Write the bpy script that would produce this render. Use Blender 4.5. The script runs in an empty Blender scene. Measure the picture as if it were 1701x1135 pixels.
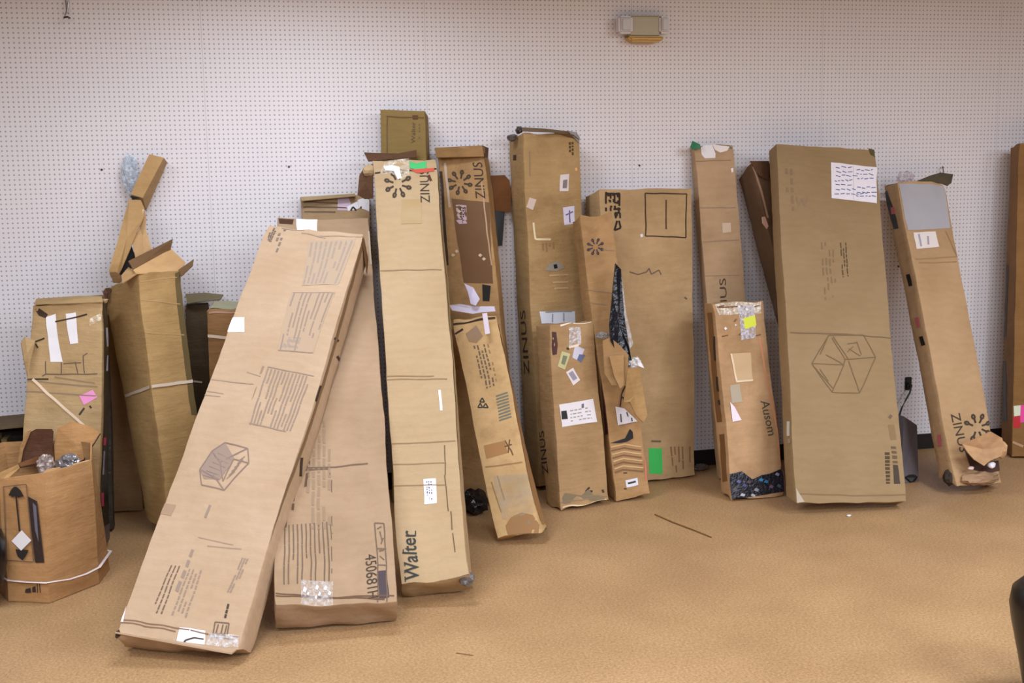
import bpy, bmesh, math, random
from mathutils import Vector, Matrix, noise
random.seed(7)
C = bpy.context.scene.collection
scene = bpy.context.scene

# ------------------------------------------------------------------ camera
F_PX, YAW, PITCH, ROLL = 1924.4, 0.216975, 0.141398, -0.018769
CAM = Vector((0.2233, -6.642, 1.8106))
fw = Vector((math.sin(YAW)*math.cos(PITCH), math.cos(YAW)*math.cos(PITCH), -math.sin(PITCH)))
r0 = Vector((math.cos(YAW), -math.sin(YAW), 0)); u0 = r0.cross(fw)
rt = r0*math.cos(ROLL)+u0*math.sin(ROLL); up = -r0*math.sin(ROLL)+u0*math.cos(ROLL)
cd = bpy.data.cameras.new('camera'); cam = bpy.data.objects.new('camera', cd); C.objects.link(cam)
cam.matrix_world = Matrix(((rt.x,up.x,-fw.x,CAM.x),(rt.y,up.y,-fw.y,CAM.y),(rt.z,up.z,-fw.z,CAM.z),(0,0,0,1)))
cd.sensor_width = 36; cd.lens = F_PX/1701*36; cd.clip_start = .05
scene.camera = cam

# ------------------------------------------------------------------ light
w = bpy.data.worlds.new('world'); scene.world = w; w.use_nodes = True
w.node_tree.nodes['Background'].inputs[0].default_value = (1, 1, 1, 1)
w.node_tree.nodes['Background'].inputs[1].default_value = 0.0
scene.view_settings.view_transform = 'Standard'; scene.view_settings.look = 'None'
scene.view_settings.gamma = 1; scene.view_settings.use_curve_mapping = False
scene.view_settings.exposure = 0.57
LAMPS = [(0.5,-1.5,24,160),(-1.6,-3.5,42,180),(4.2,-3.5,46,180),
         (-1.0,-6.0,62,180),(1.4,-6.0,56,180),(3.8,-6.0,80,180),(6.2,-6.0,66,180),
         (-0.9,-8.8,85,180),(1.4,-8.8,85,180),(3.7,-8.8,85,180),(6.0,-8.8,80,180)]
for lx, ly, e, sp_ in LAMPS:
    ld = bpy.data.lights.new('ceiling_panel_light', 'AREA'); ld.shape = 'RECTANGLE'; ld.size = 1.2; ld.size_y = .6
    ld.energy = e; ld.color = (.90, .975, 1.06); ld.spread = math.radians(sp_)
    lo = bpy.data.objects.new('ceiling_panel_light', ld); C.objects.link(lo); lo.location = (lx, ly, 3.16)

# ------------------------------------------------------------------ pixels <-> place
def proj(P):
    d = P-CAM; z = d.dot(fw)
    return 850.5+F_PX*d.dot(rt)/z, 567.5-F_PX*d.dot(up)/z
def ray(px, py):
    return fw*F_PX + rt*(px-850.5) - up*(py-567.5)
def at(px, py, Y):          # point of the place seen at a pixel, at distance -Y from the wall
    d = ray(px, py); return CAM + d*((Y-CAM.y)/d.y)
def onfloor(px, py, z=0.0):
    d = ray(px, py); return CAM + d*((z-CAM.z)/d.z)
def zfor(x, y, py):         # height above (x, y) that shows at pixel row py
    lo, hi = 0., 3.
    for _ in range(40):
        m = (lo+hi)/2
        if proj(Vector((x, y, m)))[1] > py: lo = m
        else: hi = m
    return lo

# ------------------------------------------------------------------ helpers
def lin(c):
    return tuple(((v/255)/12.92 if v/255 <= .04045 else ((v/255+.055)/1.055)**2.4) for v in c)+(1,)
def tag(o, label=None, cat=None, group=None, kind=None):
    if label: o['label'] = label
    if cat: o['category'] = cat
    if group: o['group'] = group
    if kind: o['kind'] = kind
    return o
def link(name, verts, faces, mat, parent=None, smooth=False, thick=None):
    me = bpy.data.meshes.new(name)
    if parent is not None:
        if parent.type == 'MESH': bpy.context.view_layer.update()
        mi = parent['_m'] if False else parent.matrix_world.inverted()
        verts = [mi @ Vector(v) for v in verts]
    me.from_pydata([tuple(v) for v in verts], [], faces); me.update()
    bm = bmesh.new(); bm.from_mesh(me); bmesh.ops.recalc_face_normals(bm, faces=bm.faces)
    if thick is not None:
        pass
    bm.to_mesh(me); bm.free()
    if smooth:
        me.shade_smooth(); me.set_sharp_from_angle(angle=math.radians(38))
    if mat: me.materials.append(mat)
    o = bpy.data.objects.new(name, me); C.objects.link(o)
    if parent is not None: o.parent = parent
    return o
def empty(name, M):
    o = bpy.data.objects.new(name, None); C.objects.link(o); o.matrix_world = M; o.empty_display_size = .1
    bpy.context.view_layer.update()
    return o

# ------------------------------------------------------------------ materials
def nt(name):
    m = bpy.data.materials.new(name); m.use_nodes = True
    return m, m.node_tree, m.node_tree.nodes['Principled BSDF']
def node(t, typ, **kw):
    n = t.nodes.new(typ)
    for k, v in kw.items(): setattr(n, k, v)
    return n
_mc = {}
def plain(rgb, rough=.6, metal=0, bump=0, scale=60, key=None, spec=.5):
    k = (rgb, rough, metal, bump, scale, spec)
    if k in _mc: return _mc[k]
    m, t, b = nt('surface'); b.inputs['Base Color'].default_value = lin(rgb)
    b.inputs['Roughness'].default_value = rough; b.inputs['Metallic'].default_value = metal
    b.inputs['Specular IOR Level'].default_value = spec
    if bump:
        tc = node(t, 'ShaderNodeTexCoord'); nz = node(t, 'ShaderNodeTexNoise'); nz.inputs['Scale'].default_value = scale; nz.inputs['Detail'].default_value = 3
        bp = node(t, 'ShaderNodeBump'); bp.inputs['Strength'].default_value = bump; bp.inputs['Distance'].default_value = .01
        t.links.new(tc.outputs['Object'], nz.inputs['Vector']); t.links.new(nz.outputs['Fac'], bp.inputs['Height']); t.links.new(bp.outputs['Normal'], b.inputs['Normal'])
    _mc[k] = m; return m
def cardboard(rgb, mott=.14, stain=.0, flute=1.0, seed=0., glossy=.72):
    k = ('cb', rgb, mott, stain, flute, seed)
    if k in _mc: return _mc[k]
    m, t, b = nt('cardboard'); L = t.links.new
    tc = node(t, 'ShaderNodeTexCoord')
    mp = node(t, 'ShaderNodeMapping'); mp.inputs['Location'].default_value = (seed, seed*1.7, seed*.3)
    L(tc.outputs['Object'], mp.inputs['Vector'])
    n1 = node(t, 'ShaderNodeTexNoise'); n1.inputs['Scale'].default_value = 3.2; n1.inputs['Detail'].default_value = 5; n1.inputs['Roughness'].default_value = .6
    L(mp.outputs[0], n1.inputs['Vector'])
    # paper fibre and the faint ribs of the fluting (across the length)
    wv = node(t, 'ShaderNodeTexWave'); wv.bands_direction = 'Z'; wv.inputs['Scale'].default_value = 6; wv.inputs['Distortion'].default_value = 9; wv.inputs['Detail'].default_value = 3
    L(mp.outputs[0], wv.inputs['Vector'])
    n2 = node(t, 'ShaderNodeTexNoise'); n2.inputs['Scale'].default_value = 45; n2.inputs['Detail'].default_value = 3
    L(mp.outputs[0], n2.inputs['Vector'])
    base = Vector(lin(rgb)[:3])
    cr = node(t, 'ShaderNodeValToRGB'); e = cr.color_ramp.elements
    e[0].position = .32; e[1].position = .68
    lo = base*(1-mott*1.3); hi = base*(1+mott*.7)
    e[0].color = (lo.x*1.0, lo.y*.97, lo.z*.92, 1); e[1].color = (min(hi.x,1), min(hi.y,1), min(hi.z*1.03,1), 1)
    L(n1.outputs['Fac'], cr.inputs['Fac'])
    mx = node(t, 'ShaderNodeMix', data_type='RGBA', blend_type='MULTIPLY'); mx.inputs['Factor'].default_value = .035*flute
    L(cr.outputs['Color'], mx.inputs['A']); L(wv.outputs['Color'], mx.inputs['B'])
    out = mx.outputs['Result']
    if stain:
        n3 = node(t, 'ShaderNodeTexNoise'); n3.inputs['Scale'].default_value = 6.5; n3.inputs['Detail'].default_value = 6; n3.inputs['Roughness'].default_value = .7
        mp2 = node(t, 'ShaderNodeMapping'); mp2.inputs['Location'].default_value = (seed+9, 3, seed)
        L(tc.outputs['Object'], mp2.inputs['Vector']); L(mp2.outputs[0], n3.inputs['Vector'])
        c3 = node(t, 'ShaderNodeValToRGB'); q = c3.color_ramp.elements; q[0].position = .52; q[1].position = .70
        q[0].color = (0,0,0,1); q[1].color = (1,1,1,1); L(n3.outputs['Fac'], c3.inputs['Fac'])
        m3 = node(t, 'ShaderNodeMix', data_type='RGBA', blend_type='MULTIPLY'); m3.inputs['B'].default_value = (.52,.42,.33,1)
        ml = node(t, 'ShaderNodeMath', operation='MULTIPLY'); ml.inputs[1].default_value = stain
        L(c3.outputs['Color'], ml.inputs[0]); L(ml.outputs[0], m3.inputs['Factor']); L(out, m3.inputs['A']); out = m3.outputs['Result']
    L(out, b.inputs['Base Color'])
    b.inputs['Roughness'].default_value = glossy; b.inputs['Specular IOR Level'].default_value = .3
    ad = node(t, 'ShaderNodeMath', operation='MULTIPLY_ADD'); ad.inputs[1].default_value = .3
    L(n2.outputs['Fac'], ad.inputs[0]); L(n1.outputs['Fac'], ad.inputs[2])
    mw = node(t, 'ShaderNodeMapping'); mw.inputs['Scale'].default_value = (1.2, 1.2, 7); L(mp.outputs[0], mw.inputs['Vector'])
    n4 = node(t, 'ShaderNodeTexNoise'); n4.inputs['Scale'].default_value = 3.5; n4.inputs['Detail'].default_value = 4; n4.inputs['Roughness'].default_value = .6; L(mw.outputs[0], n4.inputs['Vector'])
    a2 = node(t, 'ShaderNodeMath', operation='MULTIPLY_ADD'); a2.inputs[1].default_value = .9; L(n4.outputs['Fac'], a2.inputs[0]); L(ad.outputs[0], a2.inputs[2]); ad = a2
    bp = node(t, 'ShaderNodeBump'); bp.inputs['Strength'].default_value = .5; bp.inputs['Distance'].default_value = .012
    L(ad.outputs[0], bp.inputs['Height']); L(bp.outputs['Normal'], b.inputs['Normal'])
    _mc[k] = m; return m
def film(rgb=(235,235,240), a=.35, rough=.18, bump=.6, scale=40):      # clear tape and plastic film
    k = ('film', rgb, a, rough, bump, scale)
    if k in _mc: return _mc[k]
    m, t, b = nt('clear_film'); L = t.links.new
    b.inputs['Base Color'].default_value = lin(rgb); b.inputs['Roughness'].default_value = rough
    b.inputs['Specular IOR Level'].default_value = .8
    tc = node(t, 'ShaderNodeTexCoord'); nz = node(t, 'ShaderNodeTexNoise'); nz.inputs['Scale'].default_value = scale; nz.inputs['Detail'].default_value = 2
    L(tc.outputs['Object'], nz.inputs['Vector'])
    bp = node(t, 'ShaderNodeBump'); bp.inputs['Strength'].default_value = bump; bp.inputs['Distance'].default_value = .02
    L(nz.outputs['Fac'], bp.inputs['Height']); L(bp.outputs['Normal'], b.inputs['Normal'])
    cr = node(t, 'ShaderNodeMapRange'); cr.inputs['From Min'].default_value = .35; cr.inputs['From Max'].default_value = .7
    cr.inputs['To Min'].default_value = a*.4; cr.inputs['To Max'].default_value = min(1, a*1.8)
    L(nz.outputs['Fac'], cr.inputs['Value']); L(cr.outputs[0], b.inputs['Alpha'])
    _mc[k] = m; return m
INK = plain((74,62,52), .8, spec=.2); INK2 = plain((112,94,80), .8, spec=.2); INK3 = plain((150,126,104), .8, spec=.2)
WHITE = plain((236,232,238), .6); PAPER = plain((228,222,224), .65)
GREEN = plain((70,185,110), .45); YEL = plain((214,222,40), .5); PINK = plain((240,150,205), .5); RED = plain((190,30,40), .4)
HOTP = plain((235,70,160), .45); BLACK = plain((18,18,22), .45); DARKIN = plain((58,40,28), .85)
CLEAR = film(); CLEAR2 = film((245,245,250), .6, .12, .9, 60); BLKFILM = plain((26,27,36), .22, 0, .8, 30)
BOX={
'J':[[-0.369,-2.179,0.1],[0.083,-2.341,0.053],[-0.351,-2.099,0.005],[0.136,-2.242,0.002],[0.299,-0.643,1.597],[0.76,-0.804,1.525],[0.317,-0.563,1.503],[0.787,-0.727,1.392]],
'K':[[0.23,-2.165,0.156],[0.717,-2.179,0.124],[0.226,-2.063,0.029],[0.713,-2.077,0.002],[0.354,-0.343,1.617],[0.831,-0.354,1.602],[0.35,-0.241,1.49],[0.826,-0.251,1.475]],
'M':[[0.756,-1.918,0.097],[1.043,-1.961,0.124],[0.78,-1.787,0.002],[1.087,-1.839,0.015],[0.865,-0.346,1.906],[1.206,-0.398,1.913],[0.892,-0.221,1.795],[1.233,-0.274,1.802]],
'N':[[0.912,-0.315,0.008],[1.166,-0.356,0.023],[0.938,-0.171,0.002],[1.192,-0.212,0.011],[0.936,-0.138,2.19],[1.18,-0.181,2.18],[0.961,-0.004,2.179],[1.221,-0.039,2.148]],
'O':[[1.283,-0.511,0.022],[1.58,-0.591,0.054],[1.327,-0.365,0.002],[1.624,-0.444,0.028],[1.25,-0.15,1.97],[1.493,-0.222,1.981],[1.294,-0.004,1.944],[1.552,-0.079,1.971]],
'P':[[1.318,-1.21,0.044],[1.535,-1.253,0.063],[1.338,-1.141,0.002],[1.579,-1.176,0.064],[1.242,-0.536,1.053],[1.475,-0.577,1.073],[1.262,-0.467,1.008],[1.495,-0.509,1.028]],
'R':[[1.772,-0.296,0.015],[2.107,-0.245,0.009],[1.737,-0.095,0.002],[2.076,-0.044,0.003],[1.712,-0.247,2.054],[2.058,-0.194,2.036],[1.677,-0.043,2.022],[2.028,-0.004,2.03]],
'S':[[1.778,-0.731,0.006],[2.066,-0.674,0.024],[1.743,-0.552,0.002],[2.031,-0.495,0.002],[1.764,-0.594,1.006],[2.033,-0.537,1.014],[1.73,-0.415,0.986],[1.998,-0.358,0.988]],
'T':[[2.126,-0.65,0.017],[2.321,-0.638,0.03],[2.118,-0.521,0.002],[2.313,-0.508,0.014],[1.974,-0.474,1.596],[2.168,-0.46,1.601],[1.965,-0.345,1.562],[2.16,-0.33,1.585]],
'U':[[2.194,-0.344,0.015],[2.742,-0.261,0.011],[2.166,-0.14,0.006],[2.714,-0.057,0.002],[2.149,-0.275,1.729],[2.736,-0.203,1.723],[2.119,-0.07,1.686],[2.708,-0.004,1.715]],
'V':[[2.857,-0.381,0.016],[3.1,-0.404,0.021],[2.866,-0.288,0.002],[3.109,-0.31,0.008],[2.793,-0.093,1.969],[3.032,-0.112,1.976],[2.802,-0.004,1.964],[3.04,-0.019,1.962]],
'W':[[2.749,-0.811,0.017],[3.061,-0.8,0.01],[2.748,-0.66,0.025],[3.053,-0.659,0.002],[2.737,-0.554,1.076],[3.038,-0.535,1.086],[2.731,-0.41,1.076],[3.03,-0.394,1.052]],
'X':[[3.458,-0.62,0.043],[3.703,-0.557,0.072],[3.424,-0.471,0.002],[3.67,-0.408,0.031],[3.105,-0.201,1.867],[3.341,-0.132,1.872],[3.095,-0.061,1.776],[3.307,-0.004,1.83]],
'Y':[[2.952,-1.161,0.067],[3.558,-1.226,0.049],[2.955,-1.04,0.07],[3.567,-1.123,0.002],[3.209,-0.318,1.971],[3.805,-0.388,1.92],[3.213,-0.214,1.932],[3.814,-0.285,1.873]],
'Z':[[3.96,-1.068,0.063],[4.288,-1.007,0.029],[3.945,-0.939,0.079],[4.264,-0.893,0.002],[4.004,-0.292,1.741],[4.356,-0.247,1.72],[3.986,-0.182,1.705],[4.332,-0.134,1.668]],
'AA':[[4.799,-0.394,0.008],[5.218,-0.546,0.013],[4.862,-0.196,0.004],[5.288,-0.356,0.002],[4.842,-0.269,1.956],[5.268,-0.428,1.955],[4.92,-0.084,1.942],[5.338,-0.237,1.941]],
'D':[[-0.986,-0.875,0.027],[-0.596,-0.878,0.017],[-0.978,-0.664,0.002],[-0.568,-0.658,0.013],[-0.824,-0.718,1.246],[-0.51,-0.738,1.247],[-0.817,-0.507,1.221],[-0.513,-0.527,1.232]],
'DD':[[-0.71,-0.437,0.013],[-0.567,-0.43,0.012],[-0.716,-0.318,0.002],[-0.573,-0.31,0.002],[-0.695,-0.323,1.206],[-0.548,-0.316,1.206],[-0.701,-0.204,1.195],[-0.554,-0.196,1.194]],
'E':[[-0.701,-0.068,0.014],[-0.452,-0.072,0.002],[-0.7,-0.004,0.014],[-0.452,-0.004,0.002],[-0.705,-0.072,1.21],[-0.482,-0.074,1.211],[-0.705,-0.004,1.21],[-0.482,-0.004,1.212]],
'F':[[-0.266,-0.678,0.035],[-0.078,-0.576,0.002],[-0.404,-0.394,0.047],[-0.234,-0.309,0.002],[-0.358,-0.55,1.361],[-0.16,-0.437,1.364],[-0.553,-0.293,1.257],[-0.316,-0.169,1.326]],
'H':[[-0.175,-0.177,0.006],[-0.035,-0.176,0.004],[-0.175,-0.028,0.002],[-0.036,-0.028,0.002],[-0.157,-0.146,1.159],[-0.036,-0.147,1.154],[-0.157,-0.004,1.155],[-0.036,-0.004,1.15]],
'L':[[0.473,-0.282,0.01],[0.841,-0.287,0.013],[0.475,-0.172,0.002],[0.843,-0.178,0.003],[0.488,-0.12,1.722],[0.857,-0.127,1.731],[0.49,-0.01,1.712],[0.86,-0.018,1.721]],
'Q':[[1.568,-0.13,0.003],[1.662,-0.132,0.007],[1.568,-0.081,0.002],[1.662,-0.083,0.005],[1.481,-0.05,1.806],[1.559,-0.048,1.808],[1.481,-0.004,1.804],[1.559,-0.004,1.806]],
'I':[[-0.048,-0.308,0.002],[0.183,-0.34,0.005],[-0.016,-0.102,0.023],[0.215,-0.134,0.03],[-0.036,-0.444,1.147],[0.2,-0.479,1.144],[0.003,-0.238,1.178],[0.232,-0.274,1.168]],
}

# ------------------------------------------------------------------ the room
def struct(name, verts, faces, mat, parent=None):
    o = link(name, verts, faces, mat, parent); o['kind'] = 'structure'; return o
def boxvf(a, b):
    (x0,y0,z0),(x1,y1,z1) = a, b
    v = [(x0,y0,z0),(x1,y0,z0),(x1,y1,z0),(x0,y1,z0),(x0,y0,z1),(x1,y0,z1),(x1,y1,z1),(x0,y1,z1)]
    return v, [(0,3,2,1),(4,5,6,7),(0,1,5,4),(1,2,6,5),(2,3,7,6),(3,0,4,7)]
def pegboard():
    m, t, b = nt('painted_pegboard'); L = t.links.new
    tc = node(t, 'ShaderNodeTexCoord'); sp = node(t, 'ShaderNodeSeparateXYZ'); L(tc.outputs['Object'], sp.inputs[0])
    def frac(src, per, off=0.):
        a = node(t, 'ShaderNodeMath', operation='MULTIPLY_ADD'); a.inputs[1].default_value = 1/per; a.inputs[2].default_value = off; L(src, a.inputs[0])
        f = node(t, 'ShaderNodeMath', operation='FRACT'); L(a.outputs[0], f.inputs[0])
        s = node(t, 'ShaderNodeMath', operation='SUBTRACT'); L(f.outputs[0], s.inputs[0]); s.inputs[1].default_value = .5
        return s.outputs[0]
    fx = frac(sp.outputs['X'], .0254, 0.0); fz = frac(sp.outputs['Z'], .0254)
    def sq(s):
        q = node(t, 'ShaderNodeMath', operation='MULTIPLY'); L(s, q.inputs[0]); L(s, q.inputs[1]); return q.outputs[0]
    ad = node(t, 'ShaderNodeMath', operation='ADD'); L(sq(fx), ad.inputs[0]); L(sq(fz), ad.inputs[1])
    sr = node(t, 'ShaderNodeMath', operation='SQRT'); L(ad.outputs[0], sr.inputs[0])
    mr = node(t, 'ShaderNodeMapRange'); mr.inputs['From Min'].default_value = .08; mr.inputs['From Max'].default_value = .24; L(sr.outputs[0], mr.inputs['Value'])
    # 1.22 m panels: a thin joint
    px = frac(sp.outputs['X'], 1.2192, .5); ab = node(t, 'ShaderNodeMath', operation='ABSOLUTE'); L(px, ab.inputs[0])
    jr = node(t, 'ShaderNodeMapRange'); jr.inputs['From Min'].default_value = .0009; jr.inputs['From Max'].default_value = .0016; jr.inputs['To Min'].default_value = .72; L(ab.outputs[0], jr.inputs['Value'])
    nz = node(t, 'ShaderNodeTexNoise'); nz.inputs['Scale'].default_value = 1.1; nz.inputs['Detail'].default_value = 4; L(tc.outputs['Object'], nz.inputs['Vector'])
    cr = node(t, 'ShaderNodeValToRGB'); cr.color_ramp.elements[0].color = lin((226,221,228)); cr.color_ramp.elements[1].color = lin((238,234,241)); L(nz.outputs['Fac'], cr.inputs['Fac'])
    mx = node(t, 'ShaderNodeMix', data_type='RGBA'); mx.inputs['A'].default_value = lin((156,146,152)); L(mr.outputs[0], mx.inputs['Factor']); L(cr.outputs['Color'], mx.inputs['B'])
    m2 = node(t, 'ShaderNodeMix', data_type='RGBA', blend_type='MULTIPLY'); m2.inputs['Factor'].default_value = 1; L(mx.outputs['Result'], m2.inputs['A']); L(jr.outputs[0], m2.inputs['B'])
    L(m2.outputs['Result'], b.inputs['Base Color']); b.inputs['Roughness'].default_value = .5
    bp = node(t, 'ShaderNodeBump'); bp.inputs['Strength'].default_value = .3; bp.inputs['Distance'].default_value = .003; L(mr.outputs[0], bp.inputs['Height']); L(bp.outputs['Normal'], b.inputs['Normal'])
    return m
def floormat():
    m, t, b = nt('speckled_tan_floor'); L = t.links.new
    tc = node(t, 'ShaderNodeTexCoord')
    n1 = node(t, 'ShaderNodeTexNoise'); n1.inputs['Scale'].default_value = 95; n1.inputs['Detail'].default_value = 5; n1.inputs['Roughness'].default_value = .75; L(tc.outputs['Object'], n1.inputs['Vector'])
    n2 = node(t, 'ShaderNodeTexNoise'); n2.inputs['Scale'].default_value = 2.2; n2.inputs['Detail'].default_value = 5; L(tc.outputs['Object'], n2.inputs['Vector'])
    cr = node(t, 'ShaderNodeValToRGB'); e = cr.color_ramp.elements; e[0].position = .34; e[1].position = .66
    e[0].color = lin((156,119,80)); e[1].color = lin((204,167,124)); L(n1.outputs['Fac'], cr.inputs['Fac'])
    c2 = node(t, 'ShaderNodeValToRGB'); e = c2.color_ramp.elements; e[0].position = .35; e[1].position = .7; e[0].color = (.84,.82,.80,1); e[1].color = (1,1,1,1); L(n2.outputs['Fac'], c2.inputs['Fac'])
    mx = node(t, 'ShaderNodeMix', data_type='RGBA', blend_type='MULTIPLY'); mx.inputs['Factor'].default_value = 1; L(cr.outputs['Color'], mx.inputs['A']); L(c2.outputs['Color'], mx.inputs['B'])
    L(mx.outputs['Result'], b.inputs['Base Color'])
    b.inputs['Roughness'].default_value = .5; b.inputs['Specular IOR Level'].default_value = .35
    bp = node(t, 'ShaderNodeBump'); bp.inputs['Strength'].default_value = .15; bp.inputs['Distance'].default_value = .002; L(n1.outputs['Fac'], bp.inputs['Height']); L(bp.outputs['Normal'], b.inputs['Normal'])
    return m
CEIL = plain((170,164,154), .8); FARW = plain((84,80,76), .8)
struct('wall_back', *boxvf((-9,0,0),(13,.1,3.2)), pegboard())
struct('floor', *boxvf((-9,-14,-.1),(13,.1,0)), floormat())
struct('ceiling', *boxvf((-9,-14,3.2),(13,.1,3.3)), CEIL)
struct('wall_left', *boxvf((-9.1,-14,0),(-9,.1,3.2)), FARW)
struct('wall_right', *boxvf((13,-14,0),(13.1,.1,3.2)), FARW)
struct('wall_front', *boxvf((-9,-14.1,0),(13,-14,3.2)), FARW)
struct('baseboard_back', *boxvf((-9,-.008,0),(13,0,.10)), plain((26,22,24), .45))

# ------------------------------------------------------------------ box builder
SUB = ('sticker_print','label_print','slip_print','handwriting','sheet_fold','label_line','tape_glint','wrapping_glint','label_black_square')
class Box:
    """A worn carton: eight corners, grown into a finely divided rounded shell with dents."""
    def __init__(s, name, label, col, seed, cat='cardboard box', group=None, amp=.004, crush=.008, wmat=None, root=None, stain=.15, mott=.14, res=.03, body='carton', glossy=.72):
        q = [Vector(v) for v in BOX[name]]
        bl, br, bbl, bbr, tl, tr, tbl, tbr = q
        z = ((tl+tr+tbl+tbr)/4-(bl+br+bbl+bbr)/4).normalized()
        x = ((br-bl)+(tr-tl)); x = (x-z*x.dot(z)).normalized(); y = z.cross(x)
        low = (bl+br+bbl+bbr)/4
        s.M = Matrix(((x.x,y.x,z.x,low.x),(x.y,y.y,z.y,low.y),(x.z,y.z,z.z,low.z),(0,0,0,1)))
        s.low = low
        s.root = empty('cardboard_box', s.M)
        tag(s.root, label, cat, group)
        inv = s.M.inverted(); s.q = [inv@v for v in q]
        s.W = ((br-bl).length+(tr-tl).length)/2; s.T = ((bbl-bl).length+(tbl-tl).length)/2; s.L = (tl-bl).length
        s.seed = seed; s.amp = amp; s.cr = crush; s.res = res
        s.mat = cardboard(col, mott, stain, 1.0, seed*.37, glossy)
        s.col = col; s.last = None
        s.build(body)
    def tri(s, u, v, w):
        q = s.q
        a = (q[0]*(1-u)+q[1]*u)*(1-v)+(q[2]*(1-u)+q[3]*u)*v
        b = (q[4]*(1-u)+q[5]*u)*(1-v)+(q[6]*(1-u)+q[7]*u)*v
        return a*(1-w)+b*w
    def pt(s, u, v, w, off=0., ax=None):
        P = s.tri(u, v, w)
        n = noise.noise_vector(P*2.6+Vector((s.seed, s.seed*2, 0)))*s.amp*1.6
        e = min(w, 1-w)*s.L
        k = math.exp(-max(e,0)/.05)*s.cr
        n2 = noise.noise_vector(P*11+Vector((0, s.seed*3, s.seed)))*k*1.5
        ed = min(min(u,1-u)*s.W, min(v,1-v)*s.T)
        k2 = math.exp(-max(ed,0)/.015)*.0028
        n3 = noise.noise_vector(P*14+Vector((s.seed,0,5)))*k2
        P = P+n+n2+n3
        if off:
            P = P + s.nrm(ax)*off
        W_ = s.M @ P
        f = .001 + (0 if w > .5 else 0)
        if W_.z < f: W_.z = f; P = s.M.inverted() @ W_
        if W_.y > -.002: W_.y = -.002; P = s.M.inverted() @ W_
        return P
    def nrm(s, ax):
        q = s.q
        if ax == 'F': n = (q[1]-q[0]).cross(q[4]-q[0])
        elif ax == 'L': n = (q[4]-q[0]).cross(q[2]-q[0])
        elif ax == 'R': n = (q[3]-q[1]).cross(q[5]-q[1])
        elif ax == 'T': n = (q[5]-q[4]).cross(q[6]-q[4])
        else: n = (q[2]-q[0]).cross(q[1]-q[0])
        return n.normalized()
    def axis(s, n, L):
        r = min(.006/L, .2); a = [0, r]; k = max(2, int(n)); a += [r+(1-2*r)*i/k for i in range(1, k)]; a += [1-r, 1]
        return a
    def build(s, body):
        U = s.axis(s.W/s.res, s.W); V = s.axis(s.T/s.res, s.T); Wd = s.axis(s.L/(s.res*1.1), s.L)
        nu, nv, nw = len(U)-1, len(V)-1, len(Wd)-1
        idx = {}; vs = []; fs = []
        def g(i, j, k):
            if (i,j,k) in idx: return idx[(i,j,k)]
            P = s.pt(U[i], V[j], Wd[k])
            ext = (i in (0,nu)) + (j in (0,nv)) + (k in (0,nw))
            if ext >= 2:
                c = s.tri(.5 if i in (0,nu) else U[i], .5 if j in (0,nv) else V[j], .5 if k in (0,nw) else Wd[k])
                P = P + (c-P).normalized()*(.0022 if ext == 2 else .004)
            idx[(i,j,k)] = len(vs); vs.append(P); return idx[(i,j,k)]
        for k in range(nw):
            for i in range(nu):
                fs.append((g(i,0,k), g(i+1,0,k), g(i+1,0,k+1), g(i,0,k+1)))
                fs.append((g(i,nv,k), g(i,nv,k+1), g(i+1,nv,k+1), g(i+1,nv,k)))
            for j in range(nv):
                fs.append((g(0,j,k), g(0,j,k+1), g(0,j+1,k+1), g(0,j+1,k)))
                fs.append((g(nu,j,k), g(nu,j+1,k), g(nu,j+1,k+1), g(nu,j,k+1)))
        for i in range(nu):
            for j in range(nv):
                fs.append((g(i,j,0), g(i,j+1,0), g(i+1,j+1,0), g(i+1,j,0)))
                fs.append((g(i,j,nw), g(i+1,j,nw), g(i+1,j+1,nw), g(i,j+1,nw)))
        s.body = link(body, [s.M@v for v in vs], fs, s.mat, s.root, smooth=True)
    # -- face coordinates
    def fp(s, face, a, b, off=.0016):
        if face == 'F': return s.pt(a, 0, b, off, 'F')
        if face == 'L': return s.pt(0, a, b, off, 'L')
        if face == 'R': return s.pt(1, a, b, off, 'R')
        if face == 'T': return s.pt(a, b, 1, off, 'T')
        return s.pt(a, b, 0, off, 'B')
    def raw(s, face, a, b, dep=0.):
        if face == 'F': return s.M@s.tri(a, dep, b)
        if face == 'L': return s.M@s.tri(dep, a, b)
        if face == 'R': return s.M@s.tri(1+dep, a, b)
        if face == 'T': return s.M@s.tri(a, b, 1+dep)
        return s.M@s.tri(a, b, dep)
    def uv(s, face, px, py, dep=0.):         # pixel -> face coordinates
        a, b = .5, .5
        for _ in range(30):
            x0, y0 = proj(s.raw(face, a, b, dep)); e = 1e-4
            xa, ya = proj(s.raw(face, a+e, b, dep)); xb, yb = proj(s.raw(face, a, b+e, dep))
            A, B_, C_, D_ = (xa-x0)/e, (xb-x0)/e, (ya-y0)/e, (yb-y0)/e
            det = A*D_-B_*C_
            dx, dy = px-x0, py-y0
            if abs(det) < 1e-9: break
            sa, sb = (D_*dx-B_*dy)/det, (A*dy-C_*dx)/det
            a += max(-1, min(1, sa)); b += max(-1, min(1, sb))
        return a, b
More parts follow.
